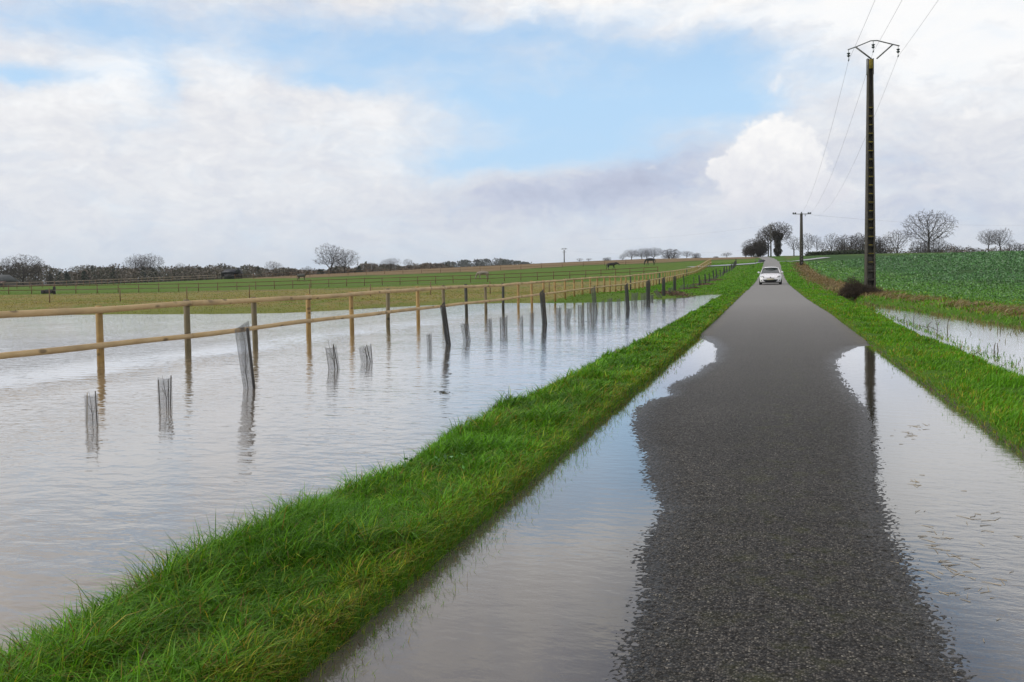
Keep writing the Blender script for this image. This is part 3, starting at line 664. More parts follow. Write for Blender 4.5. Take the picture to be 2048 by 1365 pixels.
def inv(o, par):  # keep world placement when parented to an empty
    o.location = Vector(o.location)-par.location
dark = {8: m_dpost, 9: m_gpost, 10: m_dpost, 1: m_gpost, 2: m_gpost, 5: m_gpost, 7: m_gpost, 25: m_dpost, 33: m_dpost, 46: m_dpost}
pm_cache = {}
for i in range(-3, nposts+1):
    y = FY0+i*FD
    zt = float(ftop(y))+.085+random.uniform(-.01, .02); zb = min(h1(FX, y), zt-.9)-.1
    key = (round(zt-zb, 1), i % 3)
    r0 = .062
    mb = MB(); mb.tube([(0,0,zb),(0,0,(zb+zt)/2),(0,0,zt-.01),(0,0,zt)], [r0*1.05, r0, r0*.97, r0*.88], 12)
    p = mb.build('post', dark.get(i, m_post if i > 3 else (m_post if i != 1 else m_gpost)), fence, smooth=True)
    p.location = Vector((FX, y, 0))-fence.location; p.rotation_euler = (0, R(random.uniform(-1.5, 1.0)), 0)
m_list = []
for fn, r0 in ((ftop, .056), (flow, .052)):
    i = -3
    while i < nposts:
        j_ = min(i+2, nposts); y0, y1 = FY0+i*FD+.01, FY0+j_*FD-.01
        t = np.linspace(0, 1, 13); yy = y0+(y1-y0)*t; ax = random.uniform(-.012, .012)
        pts = np.stack([RX+ax*np.sin(t*3.1), yy, fn(yy)+random.uniform(-.008, .008)*np.sin(t*6.2)], 1); rs = r0*(1+.05*np.sin(t*7+i))
        MB().tube(pts-np.array(fence.location), rs, 14).build('rail', m_rail, fence, smooth=True); i += 2

# ---------------------------------------------------------------- tree guards
GX = -6.5
def guard_proto(kind):
    root = bpy.data.objects.new('tree_guard', None); COL.objects.link(root); root.empty_display_size = .1
    if kind[0] == 's':     # unit: 0.32 m tall above water, 0.14 wide
        v = int(kind[1]); h = .36; w = .062
        sq = MB(); n = 16; zs = np.linspace(-.12, h, 6); ring = []
        for z in zs:
            for k in range(n):
                th = 2*math.pi*k/n; rr_ = w*(1+.10*math.sin(3*th+v)+.05*z*(v-1)); ring.append((rr_*math.cos(th)*1.25, rr_*math.sin(th)*.8, z+.015*math.sin(2*th+v)*(z > .2)))
        sq.raw(ring, [(r*n+k, r*n+(k+1)%n, (r+1)*n+(k+1)%n, (r+1)*n+k) for r in range(5) for k in range(n)])
        sq.build('netting', m_net, root, smooth=True)
        cs = [[(-.07,.02,.004), (-.048,-.01,.004), (.068,.0,.006)], [(.02,0,.005), (.055,.01,.006), (-.06,0,.003)], [(-.055,0,.006), (.03,.03,.005), (.06,0,.006)], [(.0,.0,.006), (.045,.0,.006), (.07,.01,.005)]][v]
        for k, (cx, cy, cr) in enumerate(cs):
            t = np.linspace(-.15, h+random.uniform(-.02, .05), 6); ln = random.uniform(-.05, .05)
            MB().tube(np.stack([cx+ln*t, cy+0*t, t], 1), cr, 6).build('cane', m_bcane if (k == 1 and v == 0) else m_cane, root, True)
        mb = MB(); mb.tube([(.02,0,-.1),(.015,0,.12),(-.01,.01,.30),(-.02,.0,.40+.08*(v == 1))], [.004,.0035,.0025,.0015], 5); mb.tube([(.016,0,.1),(.05,0,.22)], [.003,.0015], 5); mb.tube([(.014,0,.14),(-.04,0,.27)], [.003,.0015], 5)
        mb.build('sapling', m_cane, root, True)
    else:                  # tall: 0.95 m
        v = int(kind[1]); h = .95
        wt, wb_ = (.105, .075) if v == 0 else (.062, .055)
        n = 20; zs = np.linspace(-.1, h, 10); ring = []
        for z in zs:
            f = (z+.1)/(h+.1); ww = wb_+(wt-wb_)*f
            for k in range(n):
                th = 2*math.pi*k/n; c_, s_ = math.cos(th), math.sin(th); q = (abs(c_)**3+abs(s_)**3)**(-1/3)
                ring.append((ww*c_*q*1.05-.02*v, ww*s_*q*.8, z+(.06*(c_) if f > .99 else 0)))
        sq = MB(); sq.raw(ring, [(r*n+k, r*n+(k+1)%n, (r+1)*n+(k+1)%n, (r+1)*n+k) for r in range(9) for k in range(n)])
        sq.build('netting', m_net2 if v == 0 else m_dnet, root, smooth=True)
        x0 = .075 if v == 0 else .03
        MB().box((x0, 0, h/2-.1), (.038, .03, h+.1), bev=.004).build('stake', m_stake, root)
        if v == 1: MB().box((-.045, .01, h/2-.12), (.028, .025, h), bev=.004).build('stake', m_dpost, root)
        if v == 2: MB().tube([(-.05,0,-.1),(-.04,0,h-.1)], .01, 6).build('cane', m_cane, root, True)
        mb = MB(); mb.tube([(-.01,0,-.1),(-.02,0,.3),(.02,.01,.62),(-.01,.0,.88)], [.006,.005,.004,.002], 5); mb.tube([(-.018,0,.25),(.045,0,.5)], [.004,.002], 5); mb.tube([(-.01,0,.1),(-.05,0,.42)], [.004,.002], 5)
        mb.build('sapling', m_cane, root, True)
    return root
def dup(root, loc, rot=(0,0,0), scale=(1,1,1), label=None, cat=None, group=None, name=None):
    r = root.copy(); COL.objects.link(r); r.location = loc; r.rotation_euler = rot; r.scale = scale
    if name: r.name = name
    tag(r, label, cat, group)
    for ch in list(root.children):
        c = ch.copy(); COL.objects.link(c); c.parent = r
        for q in ch.children: e = q.copy(); COL.objects.link(e); e.parent = c
    return r
def remove_tree(o):
    for c in list(o.children): remove_tree(c)
    bpy.data.objects.remove(o)
protos = {k: guard_proto(k) for k in ('s0','s1','s2','s3','t0','t1','t2')}
def put_guard(kind, px, py, hpx, wscale, lean, label, group, z=0.0):
    p = gp(px, py, z); s = (p @ RC[:, 2]) ; zc = -((p-CPOS) @ RC)[2]/F
    h0 = .36 if kind[0] == 's' else .95
    k = hpx*zc/h0
    return dup(protos[kind], tuple(p), (0, R(lean), YAW*.9+random.uniform(-.15, .15)), (k*wscale, k*wscale, k), label, 'tree guard', group)
GS, GT = 'low netting tree guards in a row along the verge', 'tall staked tree guards in a row along the verge'
SM = [('s0',183,850,60,1.05,0,'low netting guard with a yellow cane, nearest of the row, left in the flood'),
 ('s2',330,815,58,1.1,0,'low netting guard with crossed dark twigs, left of the big tall staked guard'),
 ('s1',667,738,44,1.25,-7,'wide bulging low guard leaning left, first past the big tall guard'),
 ('s3',734,724,31,1.7,-8,'squat low guard with a long thin twig poking up, leaning left'),
 ('s3',859,700,31,.75,-2,'narrow low guard just left of the leaning three-slat tall guard'),
 ('s3',934,682,35,1.0,-9,'slanted low guard just right of the leaning tall guard'),
 ('s3',980,672,33,.7,-3,'narrow low guard with flared top, left of a wide square guard'),
 ('s2',1007,667,33,1.1,0,'wide square low guard with a bent sapling inside'),
 ('s1',1043,663,30,.55,0,'very slim low guard right of the wide square guard'),
 ('s3',1063,656,30,.65,2,'slim low guard just left of a straight dark tall guard'),
 ('s1',1117,645,29,.9,0,'first low guard right of the straight dark tall guard, upright'),
 ('s3',1134,645,27,1.0,8,'low guard with a cane fallen sideways across it'),
 ('s2',1162,643,33,.9,0,'upright low guard just right of the one with a fallen cane'),
 ('s2',1181,641,36,.9,0,'taller low guard standing against the left side of a tapering tall guard'),
 ('s3',1205.5,632,30,.5,0,'slim dark low guard right of the tapering tall guard'),
 ('s1',1217,628,30,.5,0,'left one of a close pair of slim low guards in the flood'),
 ('s1',1222,624,27,.5,0,'right one of a close pair of slim low guards in the flood'),
 ('s2',1237,622,24,.7,0,'low guard with weeds round its foot in the far flood'),
 ('s1',1251,613,17,.7,0,'small low guard against the far shore beside a leaning tall guard'),
 ('s2',1268,610,24,1.2,3,'pair-wide low guard on the shore right of the leaning tall guard'),
 ('s2',1287,608,22,1.2,0,'broad low guard on the shore left of a thick dark tall guard')]
for k, px, py, hp, ws, ln, lab in SM: put_guard(k, px, py, hp, ws, ln, lab, GS)
TL = [('t0',498,777,127,1.0,-5,'biggest tall guard, a flared dark net sleeve with a stake, crossing the lower rail'),
 ('t1',898,690,83,.95,-7,'tall guard of dark slats leaning left, second of the tall ones'),
 ('t2',1091,648,66,1.0,-4,'straight dark tall guard standing before the lower rail, third of the tall ones'),
 ('t0',1191,627,52,.8,-5,'tapering tall guard in the flood, wide at its top'),
 ('t1',1257,618,49,1.1,-4,'dark tall guard leaning left by the far shore')]
for k, px, py, hp, ws, ln, lab in TL: put_guard(k, px, py, hp, ws, ln, lab, GT)
def rowY(px): # where the guard row crosses image column px
    d = ray(px, 560); return GX*d[1]/d[0]
TL2 = [(1297,1.35,1.25,0,'thick dark tall guard with its foot at the water line'),(1327.8,1.2,1.3,0,'thick tall guard beside a patch of bare soil'),(1350.3,1.1,1.25,0,'thick tall guard right of the bare soil patch'),
 (1369,1.25,.5,-3,'thin tall stake guard, first of two thin ones'),(1388,1.0,.5,0,'thin tall stake guard, second of two thin ones'),(1400,1.05,.95,-4,'dark tall guard leaning left on the slope')]
for px, k, ws, ln, lab in TL2:
    y = rowY(px); dup(protos[random.choice(['t1','t2'])], (GX, y, h1(GX, y)), (0, R(ln), .3), (k*ws, k*ws, k), lab, 'tree guard', GT)
TFAR = 'dark tall guard far up the slope where the row closes towards the side lane'
TN = {1411:'tall guard next up the slope from the dark leaning one',1420:'tall guard at the foot of the long bare soil spill',1427:'tall guard in the middle of the long bare soil spill',1434.5:'tall guard at the upper end of the long bare soil spill'}
for px in (1411,1420,1427,1434.5,1440,1446.5,1450.5,1454.5,1458.5,1462,1464.5,1466.5,1468.5,1470.5,1472.5,1474):
    y = rowY(px); k = random.uniform(.95, 1.2); dup(protos[random.choice(['t1','t2'])], (GX+random.uniform(-.1, .1), y, h1(GX, y)), (0, R(random.uniform(-5, 2)), .3), (k, k, k), TN.get(px, TFAR), 'tree guard', GT)
SFAR = 'low netting guard high up the slope among the closely spaced far stakes'
SN = {1302:'low guard touching the right side of the waterline tall guard',1307:'slim low guard on the shore grass left of the toppled green one',1335:'dark low guard just right of the thick guard by the bare soil',
 1341:'slim low guard midway between the two thick guards above the bare soil',1345:'broad low guard close to the left of the second thick guard',1353:'low guard touching the right side of the second thick guard',
 1363:'slim low guard left of the first thin tall stake guard',1366:'low guard against the left foot of the first thin tall stake guard',1372:'broad low guard touching the right side of the first thin tall stake guard',
 1379:'left one of two close low guards between the two thin tall stake guards',1383:'right one of two close low guards between the two thin tall stake guards',1393:'small low guard between the second thin stake guard and the dark leaning one',
 1405:'left one of two low guards between the dark leaning guard and the next tall one',1409:'right one of two low guards between the dark leaning guard and the next tall one',1415:'low guard at the lower tip of the long bare soil spill'}
for px in SN:
    y = rowY(px); k = random.uniform(.8, 1.2); dup(protos['s%d' % random.randrange(4)], (GX+random.uniform(-.15, .15), y, h1(GX, y)), (0, R(random.uniform(-6, 5)), .3), (k, k, k*1.1), SN[px], 'tree guard', GS)
y = rowY(1320); fg = dup(protos['s2'], (GX, y, h1(GX, y)), (0, R(-32), .3), (1.6, 1.6, 1.6), 'green netting guard toppled over to the left on the shore grass', 'tree guard', GS)
y = rowY(1418)
while y < 175:
    k = random.uniform(.8, 1.3); dup(protos['s%d' % random.randrange(4)], (GX+random.uniform(-.2, .2), y, h1(GX, y)), (0, R(random.uniform(-6, 5)), .3), (k, k, k), SFAR, 'tree guard', GS); y += random.uniform(1.6, 3.0)
for k in protos.values(): remove_tree(k)

# ---------------------------------------------------------------- paddock fences
def line_fence(name, label, pts, spacing, ph, rails, mp_, mr, pr=.05, rr_=.035, wire=False, jit=.03):
    pts = np.array(pts); seg = np.linalg.norm(np.diff(pts[:, :2], axis=0), axis=1); cum = np.concatenate([[0], np.cumsum(seg)])
    n = int(cum[-1]/spacing)+1; t = np.arange(n)*spacing
    X = np.interp(t, cum, pts[:, 0]); Y = np.interp(t, cum, pts[:, 1]); Z = H(X, Y)
    root = empty(name, (X[0], Y[0], Z[0]), label, 'fence'); o0 = np.array([X[0], Y[0], Z[0]])
    for k in range(n):
        h = ph+random.uniform(-jit, jit)*2
        MB().tube([(X[k]-o0[0], Y[k]-o0[1], Z[k]-o0[2]-.15), (X[k]-o0[0]+random.uniform(-jit, jit), Y[k]-o0[1], Z[k]-o0[2]+h)], pr, 7).build('post', mp_, root, True)
    for hr in rails:
        q = np.stack([X, Y-.05, Z+hr], 1)-o0
        if wire: MB().tube(q, rr_, 4).build('wire', mr, root)
        else:
            for a in range(0, n-1, 4): MB().tube(q[a:min(a+5, n)], rr_, 6).build('rail', mr, root)
    return root
def lpts(l): return [onland(px, s) for px, s in l]
line_fence('wire_fence', 'thin brown posts with a slack wire on the tan paddock grass', lpts([(98,.0335),(442,.036),(816,.0362),(1150,.037),(1290,.038)]), 4.35, .95, [.55, .85], m_brown, flat('fence_wire', (.22,.19,.15), .5), pr=.035, rr_=.008, wire=True)
line_fence('paddock_fence', 'brown two-rail fence running across the paddock behind the tan grass', lpts([(-30,.066),(320,.072),(620,.076),(922,.0765),(1193,.080),(1330,.083)]), 2.7, 1.25, [.55, 1.12], m_brown, m_brown, pr=.06, rr_=.055)
line_fence('paddock_fence', 'pale-topped fence rising to the dark field shelter at the far left', lpts([(-20,.098),(150,.106),(250,.118),(330,.128),(440,.135)]), 2.6, 1.3, [.6, 1.2], m_brown, m_pale, pr=.07, rr_=.07)
line_fence('paddock_fence', 'faint fence at the foot of the brown stubble strip', lpts([(470,.118),(700,.116),(900,.112),(1150,.109),(1330,.108)]), 4.6, 1.2, [.5, 1.05], m_brown, m_brown, pr=.05, rr_=.03)

# ---------------------------------------------------------------- bare trees
m_bark = flat('bark', (.036,.031,.025), .9, var=.35, sc=3); m_twig = flat('twigs', (.050,.040,.032), .9, var=.3, sc=.6)
def segs_mesh(name, S, sides=3):
    S = np.array(S); a, b_, r0, r1 = S[:, :3], S[:, 3:6], S[:, 6], S[:, 7]
    d = b_-a; d /= np.linalg.norm(d, axis=1)[:, None]+1e-9
    u = np.cross(d, np.where(np.abs(d[:, 2:3]) < .9, [[0,0,1.]], [[1.,0,0]])); u /= np.linalg.norm(u, axis=1)[:, None]+1e-9; v = np.cross(d, u)
    V = np.empty((len(S), 2*sides, 3))
    for k in range(sides):
        th = 2*math.pi*k/sides; o = u*math.cos(th)+v*math.sin(th); V[:, k] = a+o*r0[:, None]; V[:, k+sides] = b_+o*r1[:, None]
    base = (np.arange(len(S))*2*sides)[:, None]
    Q = [base+np.array([[k, (k+1)%sides, (k+1)%sides+sides, k+sides]]) for k in range(sides)]
    return npmesh(name, V.reshape(-1, 3), Q, True)
def colonise(seed, env, trunk, natt=1500, step=.26, kill=.42, infl=2.6, up=.1, stems=1, tip=.016, ntw=3, twl=.6, tw=.020, base_r=None):
    """space-colonisation tree 10 m tall inside ellipsoids env=[(x,y,z,rx,ry,rz)]"""
    rs = np.random.default_rng(seed); A = []
    vol = np.array([e_[3]*e_[4]*e_[5] for e_ in env]); cnt = (natt*vol/vol.sum()).astype(int)
    for e_, c_ in zip(env, cnt):
        d = rs.normal(0, 1, (c_, 3)); d /= np.linalg.norm(d, axis=1)[:, None]; A.append(np.array(e_[:3])+d*np.array(e_[3:])*(rs.random(c_)[:, None]**.42))
    A = np.concatenate(A); N = []; Pn = []
    for s_ in range(stems):
        a = 6.28*s_/stems+rs.uniform(0, 1); o = np.array([math.cos(a), math.sin(a), 0])*(.35 if stems > 1 else 0); ln = np.array([math.cos(a), math.sin(a), 0])*(.28 if stems > 1 else 0)
        k = max(int(trunk/step), 2)
        for i in range(k+1):
            N.append(o+np.array([0, 0, i*step])+ln*i*step+rs.normal(0, .02, 3)*(i > 0)); Pn.append(len(N)-2 if i > 0 else -1)
    N = [np.array(x) for x in N]; arr = np.array(N); D = np.linalg.norm(A[:, None]-arr[None], axis=2); near = D.argmin(1); dist = D.min(1); kids = np.zeros(60000, int)
    for it in range(120):
        act = dist < (infl if it > 12 else 9)
        if not act.any(): break
        dirs = np.zeros((len(N), 3)); v = A[act]-arr[near[act]]; v /= np.linalg.norm(v, axis=1)[:, None]+1e-9
        np.add.at(dirs, near[act], v); idx = np.unique(near[act]); idx = idx[kids[idx] < 3]
        if len(idx) == 0: break
        dd = dirs[idx]; dd /= np.linalg.norm(dd, axis=1)[:, None]+1e-9; dd += rs.normal(0, .22, dd.shape)+np.array([0, 0, up]); dd /= np.linalg.norm(dd, axis=1)[:, None]
        new = arr[idx]+dd*step; kids[idx] += 1; st = len(N); N.extend(new); Pn.extend(idx.tolist()); arr = np.vstack([arr, new])
        Dn = np.linalg.norm(A[:, None]-new[None], axis=2); j_ = Dn.argmin(1); m_ = Dn[np.arange(len(A)), j_]; up_ = m_ < dist; dist[up_] = m_[up_]; near[up_] = st+j_[up_]
        keep = dist > kill; A, dist, near = A[keep], dist[keep], near[keep]
        if len(A) == 0 or len(N) > 6000: break
    n = len(N); r = np.zeros(n); ch = np.zeros(n, int); q = 2.35
    for i in range(n-1, -1, -1):
        r[i] = max(r[i]**(1/q) if r[i] > 0 else tip, tip)
        if Pn[i] >= 0: r[Pn[i]] += r[i]**q; ch[Pn[i]] += 1
    Pa = np.array(Pn); ok = np.arange(n)[Pa >= 0]; rp = r[Pa[ok]]; rc = r[ok]
    r_par = np.minimum(rp, rc*1.6)
    S = np.column_stack([arr[Pa[ok]], arr[ok], r_par, rc])
    root = np.arange(n)[Pa < 0]
    flare = [np.concatenate([arr[i]-[0, 0, .5], arr[i], [r[i]*1.5, r[i]]]) for i in root]
    th_ = max(.03, tip*1.4); big = S[rc > th_]; small = S[rc <= th_]; big = np.vstack([big, flare])
    tips = np.arange(n)[(r < max(.022, tip*1.5))]; T = []
    for i in tips:
        m_ = ntw if ch[i] == 0 else (1 if rs.random() < .5 else 0)
        if Pa[i] < 0: continue
        d0 = arr[i]-arr[Pa[i]]; d0 /= np.linalg.norm(d0)+1e-9
        for _ in range(m_):
            d = d0+rs.normal(0, .55, 3)+[0, 0, .15]; d /= np.linalg.norm(d); L_ = twl*rs.uniform(.4, 1.2); T.append(np.concatenate([arr[i], arr[i]+d*L_, [tw, tw*.6]]))
    small = np.vstack([small, T]); ht = np.percentile(small[:, 5], 99.7); k = 10/ht
    for Q in (big, small): Q[:, :6] *= k
    return big, small, np.percentile(np.abs(small[:, 3]), 97)*2
TP = {}
def tproto(key, *a, **kw):
    B, S, wd_ = colonise(*a, **kw); TP[key] = (segs_mesh('trunk', B, 6), segs_mesh('crown', S, 3), 10.0, wd_)
    TP[key][0].materials.append(m_bark); TP[key][1].materials.append(m_twig)
tproto('oak1', 3, [(0,0,6.2,4.6,4.6,3.4),(0,0,4.0,4.0,4.0,1.6)], 2.2, natt=1900)
tproto('oak2', 11, [(-.6,0,6.4,3.4,3.4,3.2),(1.0,.3,5.6,3.2,3.2,3.2)], 1.8, natt=1500)
tproto('oak3', 23, [(-1.4,.4,6.0,3.0,3.0,3.0),(1.2,-.4,6.8,2.8,2.8,2.9),(0,0,4,4,4,1.6)], 1.6, natt=1600)
tproto('vase1', 5, [(0,0,6.6,3.4,3.4,3.2),(0,0,3.6,2.2,2.2,2.2)], 1.0, natt=1300, up=.25)
tproto('slim1', 8, [(0,0,6.6,2.1,2.1,3.2),(0,0,3.6,1.5,1.5,1.6)], 2.4, natt=900, up=.2, tw=.020, tip=.018)
tproto('slim2', 18, [(.4,0,6.8,2.2,2.2,2.8),(-.6,.3,4.8,1.9,1.9,2.4)], 2.2, natt=900, up=.15, tw=.020, tip=.018)
tproto('ivyoak', 41, [(0,0,7.4,4.3,4.3,2.7),(-2.2,0,6.2,2.4,2.4,2.0),(2.4,.2,6.4,2.2,2.2,2.2)], 3.2, natt=2300, tw=.030, tip=.024, twl=.65)
tproto('bush1', 31, [(0,0,5.2,4.2,4.2,4.6),(0,0,2.4,4.0,4.0,2.0)], .6, natt=1900, stems=4, tw=.036, tip=.028, twl=.7)
tproto('bush2', 37, [(-1.6,0,4.8,3.2,3.2,4.0),(2.0,0,5.6,3.0,3.0,4.2),(0,0,2,4.4,4.4,1.8)], .6, natt=1900, stems=3, tw=.036, tip=.028, twl=.7)
m_ivy, g, b = newmat('ivy'); g.put(b.inputs['Base Color'], attr(g).outputs['Color']); b.inputs['Roughness'].default_value = .6
def leafcloud(name, C, rad, n, size, colr, parent, var=.5):
    C = np.array(C); k = rng.integers(0, len(C), n); d = rng.normal(0, 1, (n, 3)); d /= np.linalg.norm(d, axis=1)[:, None]
    P = C[k]+d*np.array(rad)[k][:, None]*(rng.random(n)[:, None]**.45)
    return P
def add_ivy(root, C, rad, n, size, colr, name='ivy'):
    P = leafcloud(name, C, rad, n, size, colr, root); cc = np.array(colr)*rng.uniform(.5, 1.5, n)[:, None]
    o = leaves(name, P, size*rng.uniform(.6, 1.4, n), cc, None, None, m_ivy, up=1.0, kind=None); o.parent = root; return o
def tree(key, px, top, wpx, s, label, group=None, name='bare_tree', rz=None, base=None, cat='tree'):
    g_ = onland(px, s)
    if base is not None: g_[2] = W(px, base, s)[2]
    ht = W(px, top, s)[2]-g_[2]; tm, cm, h0, w0 = TP[key]
    kz = ht/h0; kx = wpx*s/w0
    root = empty(name, tuple(g_), label, cat, group, rz=random.uniform(0, 6.28) if rz is None else rz); root.scale = (kx, kx, kz)
    obj('trunk', tm, None, root); obj('crown', cm, None, root); return root
GRR = 'bare trees on the skyline right of the lane'
tree('oak1', 1857, 421, 92, .120, 'tall lone spreading bare oak standing in the green field', name='bare_oak', rz=1.0)
tree('oak2', 1976, 459, 46, .150, 'left one of two bare trees with touching crowns at the far right', GRR)
tree('oak3', 2000, 457, 50, .151, 'right one of two bare trees with touching crowns at the far right', GRR)
tree('vase1', 1795, 460, 50, .150, 'many-stemmed fan-shaped bare tree right of the big utility pole', GRR)
tree('bush2', 1866, 473, 50, .20, 'low hazy bare tree right behind the lone oak', GRR)
tree('bush1', 1838, 480, 34, .20, 'small bare bushy tree just left behind the lone oak', GRR)
tree('slim2', 1893, 484, 26, .21, 'small peaked bare tree in the gap right of the lone oak', GRR)
tree('bush2', 1910, 489, 34, .21, 'low rounded bare bush far right of the lone oak', GRR)
tree('bush2', 1945, 494, 44, .22, 'lowest flat bush between the lone oak and the twin trees', GRR)
tree('bush1', 2030, 486, 44, .21, 'dense low bush right of the twin trees', GRR)
tree('bush2', 2062, 484, 40, .21, 'dense bush cut by the right edge of the photo', GRR)
tree('bush1', 1692, 470, 44, .165, 'rounded dense dark tree left of the big utility pole', GRR)
tree('bush2', 1718, 466, 50, .160, 'highest dense dark tree directly left of the big utility pole', GRR)
tree('bush1', 1744, 472, 44, .165, 'dense dark tree hidden partly behind the big utility pole', GRR)
tree('bush2', 1764, 474, 40, .165, 'dense dark tree directly right of the big utility pole', GRR)
tree('slim1', 1663, 466, 28, .155, 'slim rounded bare tree standing alone right of the second pole group', GRR)
tree('slim2', 1683, 478, 24, .17, 'thin bare tree leaning on the dense dark trees', GRR)
tree('slim2', 1588, 472, 34, .150, 'bare tree just left of the second utility pole', GRR)
tree('slim1', 1616, 466, 26, .155, 'upright bare tree just right of the second utility pole', GRR)
tree('slim2', 1634, 471, 26, .155, 'airy bare tree between the upright tree and the lone slim one', GRR)
tree('slim1', 1648, 484, 18, .165, 'shortest thin bare tree left of the lone slim one', GRR)
tree('slim2', 1602, 484, 18, .165, 'short thin bare tree hidden by the second utility pole', GRR)
t = tree('ivyoak', 1556, 444, 56, .150, 'big bare tree with an ivy-clad trunk beside the crest of the lane', name='ivy_clad_tree')
add_ivy(t, [(0,0,.8),(0,0,2.0),(.1,0,3.2),(.2,.1,4.4),(.7,0,1.5),(-.5,0,1.4),(.3,.1,5.2),(-1.5,0,6.0),(1.8,.3,6.4)], [.9,1.0,1.1,1.1,.9,.9,1.2,.7,.8], 6500, .30, (.055,.050,.032))
t = tree('ivyoak', 1537, 452, 40, .156, 'bare tree leaning over the lane, joined to the ivy-clad tree', name='bare_tree')
t = tree('bush1', 1511, 477, 50, .150, 'dense round dark thicket tree left of the lane crest', name='thicket_tree')
add_ivy(t, [(0,0,3),(1.2,0,4.2),(-1.5,.3,2.6),(.4,-1,5.5),(-.8,1,4.2),(2.0,.2,6.6),(2.4,0,4.6),(2.3,.5,2.5),(.5,.3,1.3)], [2.6,2.8,2.4,2.6,2.6,2.0,2.6,2.2,2.6], 9000, .36, (.052,.046,.030), 'foliage')
t = tree('bush2', 1521, 466, 22, .153, 'dark ivy thicket joining the round thicket to the tall tree', name='thicket_tree')
tree('bush1', 1492, 496, 14, .15, 'tiny bare bush at the left foot of the round thicket', name='bare_bush')
GRL = 'bare trees on the skyline left of the lane'
for a in (('oak2',1263,499,36,'leftmost full tree of the clump above the stubble strip'),('oak3',1284,496,34,'second tree of the clump above the stubble strip'),('oak1',1308,495,36,'tallest broad tree in the middle of the clump above the stubble strip'),
          ('bush1',1342,498,36,'dense round tree right of the tallest one of the clump'),('oak2',1374,502,28,'second to last tree of the clump above the stubble strip'),('bush2',1393,506,22,'low right-hand end tree of the clump above the stubble strip'),
          ('slim2',1246,508,18,'low left-hand end tree of the clump above the stubble strip'),('slim1',1294,500,20,'slim tree between the second and the tallest tree of the clump'),
          ('bush2',1214,515,18,'small round bush alone left of the clump'),('slim1',1160,517,14,'tiny bare bush near the distant pole, left of a pair'),('slim2',1178,517,14,'tiny bare bush near the distant pole, right of a pair'),
          ('oak2',1454,505,22,'small round bare tree alone between the fence end and the thicket'),('bush2',1432,513,16,'very low bush left of the small round bare tree')):
    tree(a[0], a[1], a[2], a[3], .165 if a[1] > 1230 else .15, a[4], GRL)
GRF = 'bare trees in front of the woods at the left horizon'
for a in (('oak3',662,488,66,.155,'big domed bare tree, its tall left half'),('oak1',690,499,56,.158,'big domed bare tree, its lower right half'),('oak2',548,522,34,.17,'round bare tree midway between shelter and domed tree'),
          ('oak2',272,508,44,.165,'left tree of the tall bare group left of the shelter'),('oak1',302,507,48,.168,'right tree of the tall bare group left of the shelter'),('oak3',286,512,40,.172,'middle tree of the tall bare group left of the shelter'),
          ('oak2',361,526,26,.18,'smaller round bare tree right of the tall bare group'),('oak1',46,509,76,.150,'large broad bare tree near the left edge'),('oak3',12,521,40,.155,'bare tree cut by the left edge'),
          ('slim2',76,524,30,.155,'slim bare tree right of the large broad one'),('oak2',782,516,40,.175,'bare tree right of the domed tree'),('slim2',818,518,22,.18,'slim bare tree right of the last one before the hill'),
          ('slim1',746,525,20,.18,'slim bare tree between the domed tree and its right neighbour'),('bush1',100,545,14,.14,'dark ivy-covered stump tree beside the left paddock'),('slim1',228,527,22,.19,'slim bare tree left of the tall bare group'),
          ('slim1',202,534,20,.17,'short ivy-dark tree left of the tall bare group'),('bush2',612,533,26,.22,'low round bush in the gap left of the domed tree')):
    t = tree(a[0], a[1], a[2], a[3], a[4], a[5], GRF)
    if 'ivy' in a[5]: add_ivy(t, [(0,0,2),(0,0,4),(.4,0,6),(0,0,8)], [1.2,1.6,1.8,1.4], 1500, .5, (.03,.038,.018))
# woods behind, one mass
def woods(name, prof, s0, s1, n, size, pal, label, conifers=0, kind='stuff', base_drop=3.0):
    pa = np.array(prof); pxs = rng.uniform(pa[0, 0], pa[-1, 0], n); s_ = rng.uniform(s0, s1, n)
    # each crown is a clump: clumps spaced along the band
    nc = int((pa[-1, 0]-pa[0, 0])/ (3.2 if s0 < .3 else 2.5)); cpx_ = rng.uniform(pa[0, 0], pa[-1, 0], nc); cs = rng.uniform(s0, s1, nc); k = rng.integers(0, nc, n)
    tops = np.interp(cpx_, pa[:, 0], pa[:, 1])+rng.exponential(2.0, nc)+(9*(vnoise(cpx_/13, cpx_*0, 301)-.62)+7*(rng.random(nc)-.5) if s0 < .3 else 0); P0 = np.array([W(a, b_, c) for a, b_, c in zip(cpx_, tops, cs)])
    G0 = H(P0[:, 0], P0[:, 1]) if s0 < .3 else P0[:, 2]-14
    ht = np.maximum(P0[:, 2]-G0, 2.5); con = rng.random(nc) < conifers; rad = np.where(con, 1.7, rng.uniform(2.6, 4.6, nc))*(1 if s0 < .3 else 1.8)
    t = rng.random(n)**1.25; d = rng.normal(0, 1, (n, 3)); d /= np.linalg.norm(d, axis=1)[:, None]
    prof_r = np.where(con[k], 1.05-t, np.sqrt(np.clip(1-(2*t-1)**2*.96, .04, 1)))
    P = np.stack([P0[k, 0]+d[:, 0]*rad[k]*prof_r, P0[k, 1]+d[:, 1]*rad[k]*prof_r, G0[k]-.5+ht[k]*(t*1.03)+d[:, 2]*.3], 1)
    pal = np.array(pal); base = pal[rng.integers(0, len(pal)-1, nc)]; base[con] = pal[-1]; cc = base[k]*rng.uniform(.6, 1.35, n)[:, None]
    return leaves(name, P, size*rng.uniform(.5, 1.4, n), cc, label, 'woods', m_ivy, up=1.2, kind=kind)
PALW = [(.125,.100,.075),(.145,.118,.088),(.100,.088,.064),(.085,.082,.054),(.030,.044,.026)]
